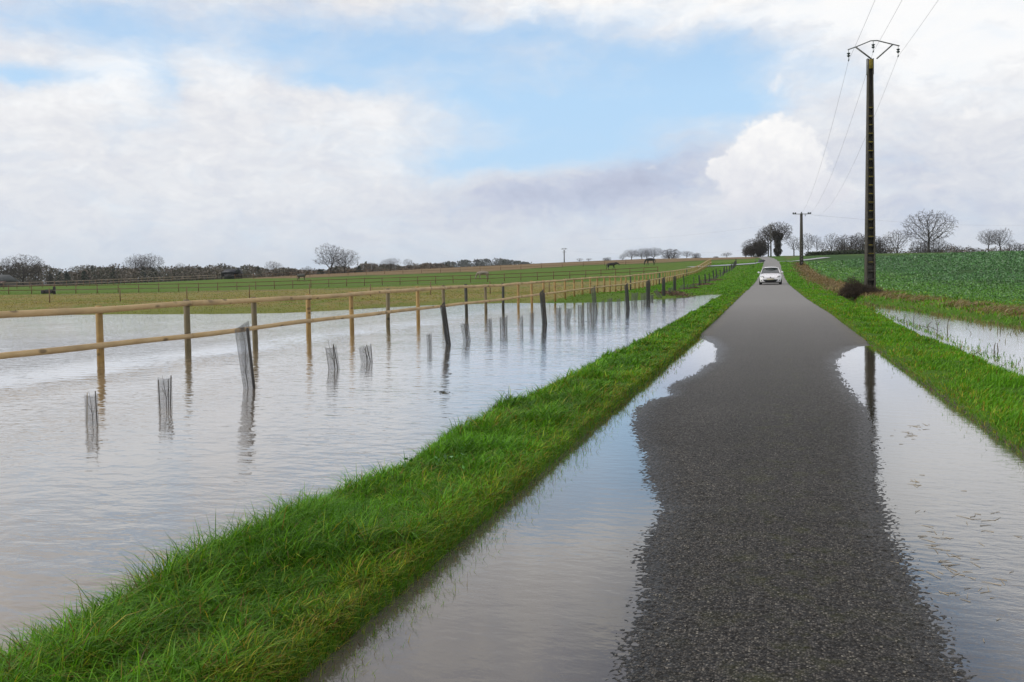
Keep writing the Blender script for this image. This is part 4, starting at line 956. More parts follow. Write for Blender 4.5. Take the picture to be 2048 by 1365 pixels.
woods('woodland', [(-120,530),(0,531),(40,529),(90,532),(112,541),(128,543),(150,541),(200,536),(245,534),(330,537),(400,536),(445,533),(490,531),(530,537),(575,537),(600,543)], .155, .20, 60000, .6, PALW, 'brown winter woodland along the left horizon', .12)
woods('woodland', [(600,543),(640,538),(700,531),(745,530),(770,533),(800,532),(850,531),(875,529),(905,527)], .175, .21, 22000, .65, PALW, 'lower strip of woodland behind the domed tree', .2)
woods('woodland', [(110,540),(150,533),(178,531),(196,533),(240,538)], .48, .54, 5000, 1.4, PALW, 'wooded rise far off at the left', .05)
woods('woodland', [(300,536),(360,536),(420,537),(480,536)], .45, .5, 5000, 1.4, PALW, 'far ridge of woods behind the shelter', .05)
woods('woodland', [(820,532),(868,528),(900,523),(930,521),(960,519.5),(985,517.5),(1005,519),(1030,522),(1055,526),(1075,529)], .50, .60, 26000, 1.5, [(.035,.046,.030),(.045,.052,.034),(.040,.042,.030),(.024,.038,.022)], 'dark green wooded hill on the skyline', .1)
woods('woodland', [(1640,499),(1680,493),(1720,486),(1760,490),(1790,498),(1850,500),(1960,499),(2100,496)], .20, .23, 9000, .7, PALW, 'thin dark scrub behind the trees at the right', .0)
# field hedge line near the crossing
n = 5000; pxs = rng.uniform(1615, 1745, n); Pq = np.array([onland(a, .118) for a in np.linspace(1615, 1745, 60)]); t_ = (pxs-1615)/130
X = np.interp(t_, np.linspace(0, 1, 60), Pq[:, 0])+rng.normal(0, .4, n); Y = np.interp(t_, np.linspace(0, 1, 60), Pq[:, 1])+rng.normal(0, .5, n)
hd = leaves('hedge', np.stack([X, Y, H(X, Y)+rng.random(n)*.8], 1), .35*rng.uniform(.6, 1.4, n), np.array([.03,.045,.014])*rng.uniform(.5, 1.5, n)[:, None], None, None, m_ivy, up=1, kind=None)
tag(hd, 'low dark hedge along the top of the field right of the crossing', 'hedge')
# ---------------------------------------------------------------- utility poles
def concrete(name, lichen=True):
    m, g, b = newmat(name); pos = objpos(g); n = g.noise(pos, 5, 6, .65); n2 = g.noise(pos, 1.1, 4, .6)
    c = g.mix(g.mp(n, .3, .7), (.030,.027,.020), (.068,.062,.050)); c = g.mix(g.mp(n2, .5, .7, 0, .5), c, (.038,.040,.015))
    g.put(b.inputs['Base Color'], c); b.inputs['Roughness'].default_value = .85; bump(g, b, n, .5, .02); return m
m_conc = concrete('old_concrete'); m_lich = flat('lichen', (.22,.17,.02), .9, var=.5, sc=20); m_lit_recess = flat('lit_recess_concrete', (.12,.115,.105), .9, var=.3, sc=4)  # recess concrete made paler: light in the recess put into its colour
m_steel = flat('galvanised_steel', (.14,.145,.14), .5, .3); m_ins = flat('insulator_glass', (.02,.04,.04), .2); m_wire = flat('cable', (.34,.34,.36), .5)
PX_S = .0245; PB = W(1740, 588, PX_S); PB[2] = h1(PB[0], PB[1]); PTOPZ = W(1741, 123, PX_S)[2]
def zat(py, s=PX_S, px=1740): return W(px, py, s)[2]-PB[2]
pole = empty('utility_pole', tuple(PB), 'tall ladder-faced concrete power pole with a V-shaped steel head', 'utility pole', rz=YAW)
HP = PTOPZ-PB[2]; wb0, wt0 = 20*PX_S/2, 9.5*PX_S/2
sh = MB()
for sx in (-1, 1):   # the two flanges
    V = []
    for z, wq in ((-.5, wb0), (HP, wt0)):
        fl = wq*.30
        for (a, b_) in ((0, -.15), (1, -.15), (1, .15), (0, .15)):
            V.append((sx*(wq-fl*a), b_*(1.0 if z < 0 else .7), z))
    sh.raw(V, [(0,1,5,4),(1,2,6,5),(2,3,7,6),(3,0,4,7),(4,5,6,7)] if sx > 0 else [(4,5,1,0),(5,6,2,1),(6,7,3,2),(7,4,0,3),(7,6,5,4)])
sh.build('shaft', m_conc, pole)
wbm = MB(); V = [(-wb0*.68, .05, -.5), (wb0*.68, .05, -.5), (wb0*.68, .09, -.5), (-wb0*.68, .09, -.5), (-wt0*.68, .03, HP-.02), (wt0*.68, .03, HP-.02), (wt0*.68, .07, HP-.02), (-wt0*.68, .07, HP-.02)]
wbm.raw(V, [(0,1,5,4),(1,2,6,5),(2,3,7,6),(3,0,4,7),(4,5,6,7)]); wbm.build('web', m_conc, pole)
zr_ = [zat(y) for y in np.arange(560, 206, -17.0)]
for i, z in enumerate(zr_):
    wq = wb0+(wt0-wb0)*z/HP
    MB().box((0, -.045, z), (wq*1.42, .13, .13-.004*i), bev=.01).build('rung', m_conc, pole)
    if i >= 2: MB().box((random.uniform(-.02, .02), -.115, z+.035), (wq*random.uniform(.9, 1.5), .014, .035), bev=.005).build('lichen_patch', m_lich, pole)
for i in range(3): 
    z = (zr_[i]+zr_[i+1])/2; MB().box((0, .035, z), (wb0*1.25, .02, (zr_[i+1]-zr_[i])*.62), bev=.004).build('panel', m_lit_recess, pole)  # lowest recess panels, their lit tone painted paler than the web
for sx in (-1, 1): MB().box((sx*(wt0+.018), 0, HP-.36), (.03, .2, .78), bev=.004).build('bracket', m_steel, pole)
MB().box((0, -.12, HP-.25), (wt0*1.5, .02, .45), bev=.004).build('lichen_patch', m_lich, pole)
def hp(px, py):  # head points in the plane of the pole's face
    q = W(px, py, PX_S)-PB; c, s_ = math.cos(-YAW), math.sin(-YAW); return (q[0]*c-q[1]*s_, 0.0, q[2])
arm = MB(); arm.tube([hp(1689,104.5), hp(1706,98.5), hp(1734,87), hp(1747,86.5), hp(1778,94), hp(1791,97)], .028, 6); arm.build('crossarm', m_steel, pole)
for a, b_ in (((1736.5,123),(1704,99)), ((1746.5,122),(1778,94))): MB().tube([hp(*a), hp(*b_)], .038, 6).build('strut', m_steel, pole)
def insul(px, y0):
    a = hp(px, y0); x, z = a[0], a[2]; mb = MB(); mb.tube([(x,0,z),(x,0,z-.48)], .012, 6)
    for dz in (.18, .29): mb.tube([(x,0,z-dz+.05),(x,0,z-dz+.03),(x,0,z-dz),(x,0,z-dz-.05)], [.02,.085,.075,.03], 12)
    mb.tube([(x-.04,-.13,z-.50),(x+.01,0,z-.47),(x+.04,.13,z-.50)], [.025,.035,.025], 6); mb.build('insulator', m_ins, pole, True)
    c, s_ = math.cos(YAW), math.sin(YAW); return np.array([PB[0]+x*c, PB[1]+x*s_, PB[2]+z-.50])
wp = [insul(1690.5, 105), insul(1739, 88), insul(1788.5, 97)]
def simple_pole(px, top, base, s, wpx0, wpx1, name, label, m=m_conc):
    g_ = onland(px, s); g_[2] = min(g_[2], W(px, base, s)[2]); tz = W(px, top, s)[2]; hh = tz-g_[2]
    r = empty(name, tuple(g_), label, 'utility pole', rz=YAW); w0, w1 = wpx0*s/2, wpx1*s/2
    mb = MB(); mb.raw([(-w0,-w0*.8,-.6),(w0,-w0*.8,-.6),(w0,w0*.8,-.6),(-w0,w0*.8,-.6),(-w1,-w1*.8,hh),(w1,-w1*.8,hh),(w1,w1*.8,hh),(-w1,w1*.8,hh)], [(0,1,5,4),(1,2,6,5),(2,3,7,6),(3,0,4,7),(4,5,6,7),(3,2,1,0)]); mb.build('shaft', m, r); return r, hh
S2 = .0835
p2, h2 = simple_pole(1603, 427.5, 531, S2, 6.6, 4.2, 'utility_pole', 'second concrete power pole with a level crossarm by the crossing')
for k in range(7): MB().box((0, -6.4*S2/2*.8-.012, .5+k*.55), (.2, .02, .3), bev=.004).build('panel', m_lit_recess, p2)  # plates in the same painted lit tone
MB().box((0, -.17, h2-.12), (36*S2, .09, .10), bev=.01).build('crossarm', m_steel, p2)
w2 = []
for dx in (-16.5, -12.5, 13.5, 17.5):
    MB().tube([(dx*S2,-.17,h2-.08),(dx*S2,-.17,h2+.02),(dx*S2,-.17,h2+.12),(dx*S2,-.17,h2+.15)], [.10,.16,.13,.05], 8).build('insulator', m_ins, p2)
MB().tube([(7*S2,-.17,h2-.15),(7*S2,-.17,h2-.5)], .05, 6).build('surge_arrester', m_ins, p2)
c, s_ = math.cos(YAW), math.sin(YAW); o2 = np.array(p2.location)
for dx, dz in ((-16.5,.1), (0,.25), (17.5,.1)): w2.append(o2+np.array([dx*S2*c, dx*S2*s_, h2+dz]))
MB().tube([(0,-.1,h2-.05),(0,-.1,h2+.12),(0,-.1,h2+.22)], [.04,.12,.05], 8).build('insulator', m_ins, p2)
p3, h3 = simple_pole(1542, 449.5, 513, .148, 2.4, 2.0, 'utility_pole', 'thin dark pole against the ivy-clad tree at the lane crest', m_dpost)
o3 = np.array(p3.location)+np.array([0,0,h3-.1])
p4, h4 = simple_pole(1129, 501, 526, .20, 2.2, 1.8, 'utility_pole', 'small far pole with a Y-shaped head on the skyline', m_dpost)
k4 = .20
mb = MB(); mb.tube([(-6*k4,0,h4+2*k4),(-4*k4,0,h4+3*k4),(0,0,h4+4*k4),(4*k4,0,h4+3.4*k4),(6*k4,0,h4+2*k4)], .09, 5); mb.tube([(0,0,h4-.1),(-4*k4,0,h4+3*k4)], .09, 5); mb.tube([(0,0,h4-.1),(4*k4,0,h4+3.4*k4)], .09, 5); mb.build('crossarm', m_steel, p4)
MB().box((0,-.2,h4-2*k4-.3), (8*k4,.15,.15)).build('lower_crossarm', m_steel, p4)
p5, h5 = simple_pole(855, 527, 540, .19, 1.6, 1.4, 'utility_pole', 'tiny far wooden pole above the paddock in front of the woods', m_dpost)
def cable(a, b_, sag, rad, label, ext=None, n=40):
    t = np.linspace(0, 1, n)[:, None]; q = a+(b_-a)*t; q[:, 2] -= sag*4*(t*(1-t))[:, 0]; pts = q
    if ext is not None:
        t2 = np.linspace(0, 1, n)[:, None]; e = ext+(a-ext)*t2; e[:, 2] -= 1.2*4*(t2*(1-t2))[:, 0]*0.6; pts = np.concatenate([e[:-1], q])
    o = MB().tube(pts, rad, 5, cap=False).build('power_cable', m_wire); return tag(o, label, 'cable', 'power cables along the lane')
names = ['left power cable of the three hanging over the verge', 'middle power cable of the three hanging over the verge', 'right power cable of the three hanging over the verge']
for i in range(3):
    cable(wp[i], w2[i], 3.0, .006, names[i], ext=wp[i]+np.array([-.1, -60, -.4]))
def wire(a, b_, sag, rad, label):
    t = np.linspace(0, 1, 40)[:, None]; q = a+(b_-a)*t; q[:, 2] -= sag*4*(t*(1-t))[:, 0]
    return tag(MB().tube(q, rad, 4, cap=False).build('power_cable', m_wire), label, 'cable')
wire(W(1622,430,S2), W(2200,440,.16), 1.8, .011, 'faint cable leaving the second pole towards the right edge')
wire(o3, W(1200,480,.19), 1.0, .011, 'faint cable leaving the thin crest pole to the left')
wire(np.array(p4.location)+np.array([0,0,h4]), W(1500,500,.155), 1.5, .011, 'faint cable leaving the Y-headed pole to the right')

# ---------------------------------------------------------------- bramble mound at the pole's foot
mound_c = W(1726, 590, PX_S*.985); mound_c[2] = h1(mound_c[0], mound_c[1])
S_ = []; rs = random.Random(4)
for i in range(4200):
    a = rs.uniform(0, 6.28); u = rs.random()**.5; bx_ = rs.choice([(-.60,.46,1.15),(-.2,.6,.85),(.40,.62,.50),(-.85,.36,.55)]); x = bx_[0]+math.cos(a)*u*bx_[1]; yy_ = math.sin(a)*u*.55; z = rs.random()*bx_[2]*(1-u*u*.8)
    d = np.array([rs.gauss(0,1)+.5*math.cos(a), rs.gauss(0,1), rs.gauss(.1,.8)]); d /= np.linalg.norm(d); L_ = rs.uniform(.10, .34); p = np.array([x, yy_, z]); S_.append(np.concatenate([p, p+d*L_, [.009, .005]]))
for i in range(60):
    x = rs.uniform(-.75, -.2); p = np.array([x, rs.uniform(-.3, .3), .3]); d = np.array([rs.gauss(-.1,.35), 0, 1.0]); S_.append(np.concatenate([p, p+d*rs.uniform(.3,.62), [.010,.004]]))
mroot_scale = (.86, .86, .85)
mroot = empty('bramble_mound', tuple(mound_c), 'dark bramble heap with dead grass round the foot of the tall pole', 'shrub')
mroot.scale = mroot_scale
m_bram = flat('bramble_stems', (.060,.042,.028), .9, var=.4)
tag(obj('stems', segs_mesh('stems', S_, 3), m_bram, mroot))
nb = 7500; C = [(-.60,0,.25),(-.2,.1,.25),(.35,.1,.18),(-.85,0,.15)]
add_ivy(mroot, C, [.42,.48,.46,.28], nb, .05, (.038,.032,.018), 'foliage')
n = 1500; X = mound_c[0]+rng.normal(.45, .6, n); Y = mound_c[1]+rng.normal(-.25, .35, n)
o = blades('dead_grass', np.stack([X, Y, H(X, Y)+rng.random(n)*.06], 1), rng.uniform(.15, .42, n), np.full(n, .014), rng.normal(-.3, .6, n), rng.uniform(.8, 1.5, n), (STR*.45+BRN*.4)*rng.uniform(.4, 1.2, n)[:, None], 'dead grass trailing off the bramble heap')

# ---------------------------------------------------------------- dead stems in the ditch
m_stem = flat('dead_stem', (.10,.08,.05), .9)
ST = [(1895,668,633,4,'tallest curved dead stem in the ditch'),(1874,668,640,-3,'forked dead stem left of the tallest one'),(1814,657,640,-1,'short dead stem leaning left near the ditch head'),(1827,652,628,2,'straight thin dead stem near the ditch head'),
      (1797,657,633,-3,'thin leaning dead stem nearest the ditch head'),(1808,655,628,4,'dead stem with a bent tip near the ditch head'),(1988,707,686,3,'left dead stem of a stubby pair in the ditch'),(1995,709,687,0,'right dead stem of a stubby pair in the ditch'),(1921,713,690,1,'dead stem at the edge of the right verge'),
      (1784,650,636,0,'tiny upright dead stem by the verge'),(1856,660,644,7,'small slanted dead stem beside the forked one')]
for px, by, ty, dx, lab in ST:
    p = gp(px, by, 0); s = -((p-CPOS) @ RC)[2]/F; L_ = (by-ty)*s; mb = MB(); e = dx*s
    mb.tube([(0,0,-.1),(e*.1,0,0),(-e*.3+.01,0,L_*.35),(e*.3,0,L_*.7),(e,0,L_)], [.009,.009,.008,.007,.004], 6)
    if 'fork' in lab: mb.tube([(0,0,L_*.25),(-.12,0,L_*.45),(-.22,0,L_*.55)], [.007,.006,.004], 5); mb.tube([(0,0,L_*.6),(.1,0,L_*1.02)], [.006,.004], 5)
    o = mb.build('dead_stem', m_stem, None, True, tuple(p)); o.rotation_euler = (0,0,YAW); tag(o, lab, 'plant', 'dead stems sticking out of the ditch')
# floating straw on the right puddle, leaf scraps on the left one and bits in the flood
def debris(name, boxes, n, L0, wd_, colr, label):
    k = rng.integers(0, len(boxes), n); B_ = np.array(boxes, float)[k]; px = B_[:, 0]+rng.normal(0, 1, n)*B_[:, 2]; py = B_[:, 1]+rng.normal(0, 1, n)*B_[:, 3]
    P = np.array([gp(a, b_, 0.0) for a, b_ in zip(px, py)]); a = rng.uniform(0, 3.14, n); L_ = L0*rng.uniform(.3, 1.4, n); d = np.stack([np.cos(a), np.sin(a), rng.normal(0, .05, n)], 1)
    S = np.concatenate([P-d*L_[:, None]/2+[0,0,.002], P+d*L_[:, None]/2+[0,0,.002], np.stack([np.full(n, wd_), np.full(n, wd_*.5)], 1)], 1)
    return tag(obj(name, segs_mesh(name, S, 4), flat(name, colr, .8, var=.4)), label, 'debris', kind='stuff')
debris('floating_straw', [(1870,1085,26,18),(1905,1150,30,22),(1925,1180,30,10),(1835,965,8,5),(1838,855,14,5),(1815,870,16,8),(1965,1040,20,15),(1900,1060,60,50),(1980,1165,40,40)], 110, .07, .0016, (.38,.32,.22), 'pale straw floating on the right puddle')
debris('floating_scraps', [(895,740,6,14),(888,786,6,2),(1110,645,12,2),(1183,614,5,2),(1160,643,9,1.5),(1270,622,14,2),(1230,622,12,1.5),(1960,706,25,3),(2000,735,25,8)], 110, .06, .003, (.05,.05,.025), 'dark plant scraps floating on the flood and puddles')
# loose chippings on the lane
n = 1500; Y = samp(n, 2.8, 12, 1.6); X = rng.uniform(-1.3, 1.4, n); P = np.stack([X, Y, np.full(n, .024)], 1); a = rng.uniform(0, 3.14, n); r_ = rng.uniform(.002, .006, n); d = np.stack([np.cos(a), np.sin(a), 0*a], 1)*r_[:, None]
keep = (X > np.interp(Y, LY, LX)+.05) & (X < np.interp(Y, RYc, RXc)-.05); S = np.concatenate([P-d, P+d, np.stack([r_*.9, r_*.6], 1)], 1)[keep]
zz = np.minimum(np.minimum(S[:, 0]-np.interp(S[:, 1], LY, LX), np.interp(S[:, 1], RYc, RXc)-S[:, 0])*.028, .022)+.004; S[:, 2] = zz; S[:, 5] = zz
tag(obj('chippings', segs_mesh('chippings', S, 5), flat('chipping_stone', (.16,.15,.13), .8, var=.7, sc=300)), 'loose stone chippings on the asphalt', 'gravel', kind='stuff')
# bare soil by the guards
for px, s, rx, label in ((1338,.0325,1.1,'reddish bare soil spill beside the thick tall guards'),(1372,.040,.8,'smaller bare soil spill further up the guard row'),(1400,.048,.9,'bare soil spill below the dark leaning guard'),(1418,.056,1.2,'long bare soil spill near the top of the guard row')):
    c_ = onland(px, s); n = 700; X = c_[0]+rng.normal(0, rx*.5, n)+.3; Y = c_[1]+rng.normal(0, 1.2, n); 
    o = leaves('soil_heap', np.stack([X, Y, H(X, Y)+.02+rng.random(n)*.1], 1), rng.uniform(.05, .16, n), np.array([.12,.065,.035])*rng.uniform(.5, 1.3, n)[:, None], label, 'soil', m_ivy, up=.3)

# ---------------------------------------------------------------- field shelter, feeder, house
m_tin = flat('dark_tin', (.028,.032,.042), .55, var=.3, sc=1.5); m_dwood = flat('tarred_boards', (.022,.021,.022), .8, var=.3, sc=2)
sp_ = onland(464, .128); k = .128
shl = empty('field_shelter', tuple(sp_), 'dark open-fronted field shelter with a pitched roof on the left horizon', 'shelter', rz=YAW)
Wd, Hh = 36*k, 12.5*k
for x in (-Wd/2+.1, Wd/2-.1):
    for yv in (-1.3, 1.3): MB().box((x, yv, Hh/2), (.16, .16, Hh), bev=.01).build('post', m_dwood, shl)
MB().box((0, 1.35, Hh/2+.1), (Wd-.3, .08, Hh), bev=.005).build('back_wall', m_dwood, shl)
MB().box((-Wd/2+.55, 0, Hh*.72), (.95, 2.5, Hh*.55), bev=.02).build('end_wall', m_dwood, shl); MB().box((Wd/2-.45, 0, Hh*.72), (.7, 2.5, Hh*.55), bev=.02).build('end_wall', m_dwood, shl)
rf = MB(); a, z0, z1 = Wd/2+.05, Hh, Hh+7.5*k
V = [(-a,-1.7,z0),(a,-1.7,z0),(a,1.7,z0),(-a,1.7,z0),(-a+.9,0,z1),(a-.5,0,z1)]
rf.raw(V, [(0,1,5,4),(1,2,5),(2,3,4,5),(3,0,4),(3,2,1,0)]); rf.build('roof', m_tin, shl)
gb = MB(); gb.raw([(a-1.0,-1.72,z0+.3),(a+.1,-1.72,z0+.3),(a-.35,-1.72,z1+.35),(a-1.0,.2,z0+.3),(a+.1,.2,z0+.3),(a-.35,.2,z1+.35)], [(0,1,2),(5,4,3),(0,2,5,3),(1,4,5,2),(0,3,4,1)]); gb.build('gable', m_tin, shl)
hb = MB(); hb.tube([(-1.4,-.9,.75),(-.2,-.9,.85),(1.0,-.9,.8)], [.75,.85,.78], 12); hay = hb.build('hay_bales', m_dwood, None, True, tuple(sp_)); hay.name = 'hay_bales'; hay.rotation_euler = (0,0,YAW); tag(hay, 'dark heap of hay stored under the field shelter', 'hay')
fp_ = onland(96, .066); k = .066
fd = empty('feed_trough', tuple(fp_), 'low dark feed trough by the fence at the left', 'trough', rz=YAW)
MB().box((-.35*26*k, 0, .32), (.28*26*k, .7, .45), bev=.05).build('tub', m_dwood, fd); MB().box((.1*26*k, .1, .38), (.62*26*k, .8, .55), bev=.06).build('body', m_dwood, fd); MB().box((.46*26*k, 0, .5), (.1, .6, 1.0), bev=.03).build('end_frame', m_dwood, fd)
hs = onland(-8, .145); k = .145
ho = empty('farm_building', tuple(hs), 'low farm building with a rusty roof cut by the left edge', 'building', rz=YAW)
m_rt = flat('rust_tiles', (.16,.085,.06), .9, var=.3, sc=2); m_sl = flat('slate', (.10,.11,.11), .8, var=.2, sc=2)
MB().box((0, 0, .9), (9, 5, 1.8), bev=.03).build('wall', flat('farm_wall', (.16,.14,.12), .9), ho)
r1 = MB(); r1.raw([(-4.8,-3,1.75),(5.2,-3,1.75),(5.2,3,1.75),(-4.8,3,1.75),(-4.8,0,3.6),(3.9,0,3.6)], [(0,1,5,4),(1,2,5),(2,3,4,5),(3,0,4),(3,2,1,0)]); r1.build('roof', m_sl, ho)
r2 = MB(); r2.raw([(-4.8,-6.2,.9),(3.6,-6.2,.9),(4.6,-3.0,1.75),(-4.8,-3.0,1.75),(-4.8,-6.2,.75),(3.6,-6.2,.75),(4.6,-3.0,1.6),(-4.8,-3.0,1.6)], [(0,1,2,3),(7,6,5,4),(0,4,5,1),(1,5,6,2),(2,6,7,3),(3,7,4,0)]); r2.build('lean_to_roof', m_rt, ho)
MB().box((0,-5.6,.35), (7.2, .1, .8)).build('lean_to_wall', m_dwood, ho)
MB().box((1.5,-2.54,.9), (1.1, .06, 1.0), bev=.01).build('window', flat('dark_pane', (.02,.02,.025), .2), ho)

# ---------------------------------------------------------------- horses
def horse_mesh(pose):
    n = {}; V = []; E = []; Rr = []
    def v(name, p, r): n[name] = len(V); V.append(p); Rr.append(r); return n[name]
    def e(a, b_): E.append((n[a], n[b_]))
    v('pelvis',(-.62,0,1.22),(.27,.29)); v('loin',(-.25,0,1.22),(.27,.31)); v('barrel',(.12,0,1.20),(.28,.34)); v('chest',(.50,0,1.22),(.25,.32)); e('pelvis','loin'); e('loin','barrel'); e('barrel','chest')
    if pose == 'graze': N = [(.80,0,1.20),(1.02,0,.92),(1.16,0,.58)]; Hd = [(1.20,0,.46),(1.22,0,.26),(1.22,0,.10)]
    elif pose == 'low': N = [(.85,0,1.36),(1.10,0,1.36)  ,(1.30,0,1.34)]; Hd = [(1.42,0,1.30),(1.58,0,1.12),(1.68,0,.98)]
    else: N = [(.72,0,1.46),(.88,0,1.72),(.98,0,1.92)]; Hd = [(1.08,0,1.98),(1.28,0,1.86),(1.42,0,1.76)]
    v('n1',N[0],(.15,.22)); v('n2',N[1],(.11,.17)); v('n3',N[2],(.09,.13)); e('chest','n1'); e('n1','n2'); e('n2','n3')
    v('h1',Hd[0],(.09,.12)); v('h2',Hd[1],(.07,.09)); v('h3',Hd[2],(.055,.06)); e('n3','h1'); e('h1','h2'); e('h2','h3')
    for s in (-1, 1):
        k = 'l' if s < 0 else 'r'; st = .16*s*(1 if pose != 'low' else 1.8)
        v('hip'+k,(-.68,.15*s,1.02),(.17,.17)); v('stifle'+k,(-.55+st*.3,.17*s,.80),(.12,.13)); v('hock'+k,(-.80+st*.6,.16*s,.50),(.06,.07)); v('hf'+k,(-.74+st,.16*s,.10),(.04,.04)); v('hh'+k,(-.70+st,.16*s,.02),(.055,.055))
        e('pelvis','hip'+k); e('hip'+k,'stifle'+k); e('stifle'+k,'hock'+k); e('hock'+k,'hf'+k); e('hf'+k,'hh'+k)
        v('sh'+k,(.50,.14*s,.98),(.14,.16)); v('el'+k,(.46,.15*s,.82),(.09,.10)); v('kn'+k,(.52-st*.5,.15*s,.46),(.05,.05)); v('ff'+k,(.50-st,.15*s,.10),(.038,.038)); v('fh'+k,(.53-st,.15*s,.02),(.052,.052))
        e('chest','sh'+k); e('sh'+k,'el'+k); e('el'+k,'kn'+k); e('kn'+k,'ff'+k); e('ff'+k,'fh'+k)
        hp_ = Hd[0]; v('ear'+k,(hp_[0]-.04,.05*s,hp_[2]+.10),(.03,.03)); v('et'+k,(hp_[0]-.05,.06*s,hp_[2]+.20),(.012,.012)); e('h1','ear'+k); e('ear'+k,'et'+k)
    v('t1',(-.88,0,1.26),(.06,.06)); v('t2',(-.98,0,1.0),(.07,.07)); v('t3',(-1.0,0,.6),(.05,.05)); e('pelvis','t1'); e('t1','t2'); e('t2','t3')
    me = bpy.data.meshes.new('horse_skeleton'); me.from_pydata(V, E, []); o = bpy.data.objects.new('tmp', me); COL.objects.link(o)
    md = o.modifiers.new('s', 'SKIN'); md.use_smooth_shade = True; sb = o.modifiers.new('u', 'SUBSURF'); sb.levels = 1; sb.render_levels = 1
    for i, r in enumerate(Rr): me.skin_vertices[0].data[i].radius = r
    me.skin_vertices[0].data[0].use_root = True
    dg = bpy.context.evaluated_depsgraph_get(); dg.update(); m2 = bpy.data.meshes.new_from_object(o.evaluated_get(dg)); bpy.data.objects.remove(o)
    m2.name = 'body'; return m2
m_black = flat('black_coat', (.012,.010,.009), .5, var=.3); m_grey = flat('grey_coat', (.26,.22,.18), .7, var=.3, sc=5); m_rug = flat('horse_rug', (.085,.085,.075), .8, var=.2); m_bay = flat('bay_coat', (.09,.055,.03), .6)
def horse(pose, px, s, k, rz, coat, label, rug=False, z=None):
    g_ = onland(px, s); r = empty('horse', tuple(g_), label, 'horse', rz=YAW+rz); r.scale = (k,)*3
    obj('body', horse_mesh(pose), coat, r)
    mb = MB()
    Npts = {'graze': [(.62,0,1.44),(.90,0,1.20),(1.10,0,.86),(1.20,0,.60)], 'low': [(.62,0,1.50),(.90,0,1.55),(1.15,0,1.50),(1.34,0,1.44)], 'up': [(.50,0,1.50),(.64,0,1.70),(.78,0,1.92),(.92,0,2.06)]}[pose]
    mb.tube(Npts, [.05,.07,.06,.04], 6); mb.build('mane', m_black if coat is not m_grey else m_rug, r, True)
    if rug:
        ring = []; N_ = 14
        for x, ry_, rz_ in ((-.92,.24,.28),(-.6,.33,.36),(-.1,.34,.38),(.35,.32,.38),(.66,.22,.30)):
            for q in range(N_): th = -math.pi*.22+q/(N_-1)*math.pi*1.44; ring.append((x, ry_*math.cos(th), 1.2+rz_*math.sin(th)))
        mb = MB(); mb.raw(ring, [(i_*N_+q, i_*N_+q+1, (i_+1)*N_+q+1, (i_+1)*N_+q) for i_ in range(4) for q in range(N_-1)]); mb.build('rug', m_rug, r, True)
    return r
horse('up', 604, .096, .95, 0, m_bay, 'horse in a grey rug standing with its head raised, facing right', True)
horse('graze', 966, .083, 1.0, math.pi, m_grey, 'pale grey horse grazing behind the two-rail fence')
horse('low', 1223, .095, .95, 0, m_black, 'black horse walking right with its head level')
horse('graze', 1301, .103, 1.02, math.pi, m_black, 'black horse grazing, facing left, nearest the slope top')

# ---------------------------------------------------------------- road signs at the crossing
m_sign = flat('sign_back', (.22,.23,.24), .4, .4, var=.08)
def sign(px, base, s): return onland(px, s)
a = onland(1511, .092); k = .092
sg = empty('road_sign', tuple(a), 'triangular road sign seen from behind on a thin post', 'sign', rz=YAW)
th_ = W(1511, 507, k)[2]-a[2]
MB().tube([(0,0,-.3),(0,0,th_-.1)], .035, 6).build('post', m_steel, sg)
mb = MB(); t_ = 5*k; hh_ = 8*k; mb.raw([(-t_,-.03,th_-hh_),(t_,-.03,th_-hh_),(0,-.03,th_),(-t_,-.06,th_-hh_),(t_,-.06,th_-hh_),(0,-.06,th_)], [(0,1,2),(5,4,3),(0,3,4,1),(1,4,5,2),(2,5,3,0)]); mb.build('panel', m_sign, sg)
a = onland(1523.5, .0905); k = .0905
sg = empty('direction_sign', tuple(a), 'dark arrow-shaped direction sign beside the lane at the crossing', 'sign', rz=YAW)
zc_ = W(1524, 522, k)[2]-a[2]; m_dsign = flat('dark_sign', (.06,.065,.085), .4, var=.05)
MB().tube([(-3*k,0,-.3),(-3*k,0,zc_)], .04, 6).build('post', m_steel, sg)
x0, x1, x2, q = -7*k, 3.5*k, 7.6*k, 2.4*k; mb = MB(); P0 = [(x0,zc_-q),(x1,zc_-q),(x2,zc_),(x1,zc_+q),(x0,zc_+q)]
mb.raw([(a_,-.08,b_) for a_, b_ in P0]+[(a_,-.05,b_) for a_, b_ in P0], [(0,1,2,3,4),(9,8,7,6,5)]+[(i,5+i,5+(i+1)%5,(i+1)%5) for i in range(5)]); mb.build('panel', m_dsign, sg)
for px, sc in ((1470,.089),(1483,.0905)):
    pass

# ---------------------------------------------------------------- car
m_paint, g, b = newmat('white_paint'); b.inputs['Base Color'].default_value = (.80,.80,.83,1); b.inputs['Roughness'].default_value = .22; b.inputs['Coat Weight'].default_value = .6; b.inputs['Coat Roughness'].default_value = .05
g.put(b.inputs['Roughness'], g.mp(g.noise(objpos(g), 6, 3), .3, .7, .18, .32))
m_glass, g, b = newmat('windscreen'); b.inputs['Base Color'].default_value = (.03,.04,.04,1); b.inputs['Roughness'].default_value = .04; b.inputs['IOR'].default_value = 1.9
m_trim = flat('black_trim', (.010,.010,.011), .6, var=.2); m_tyre = flat('tyre', (.012,.012,.012), .85, var=.2, sc=40); m_rim = flat('rim', (.25,.25,.26), .3, .8, var=.05)
m_lens, g, b = newmat('headlight_lens'); b.inputs['Base Color'].default_value = (.42,.44,.44,1); b.inputs['Roughness'].default_value = .08; b.inputs['Metallic'].default_value = .4
m_plate = flat('number_plate', (.50,.47,.33), .4, var=.12, sc=60); m_badge = flat('badge', (.12,.12,.15), .25, .6)
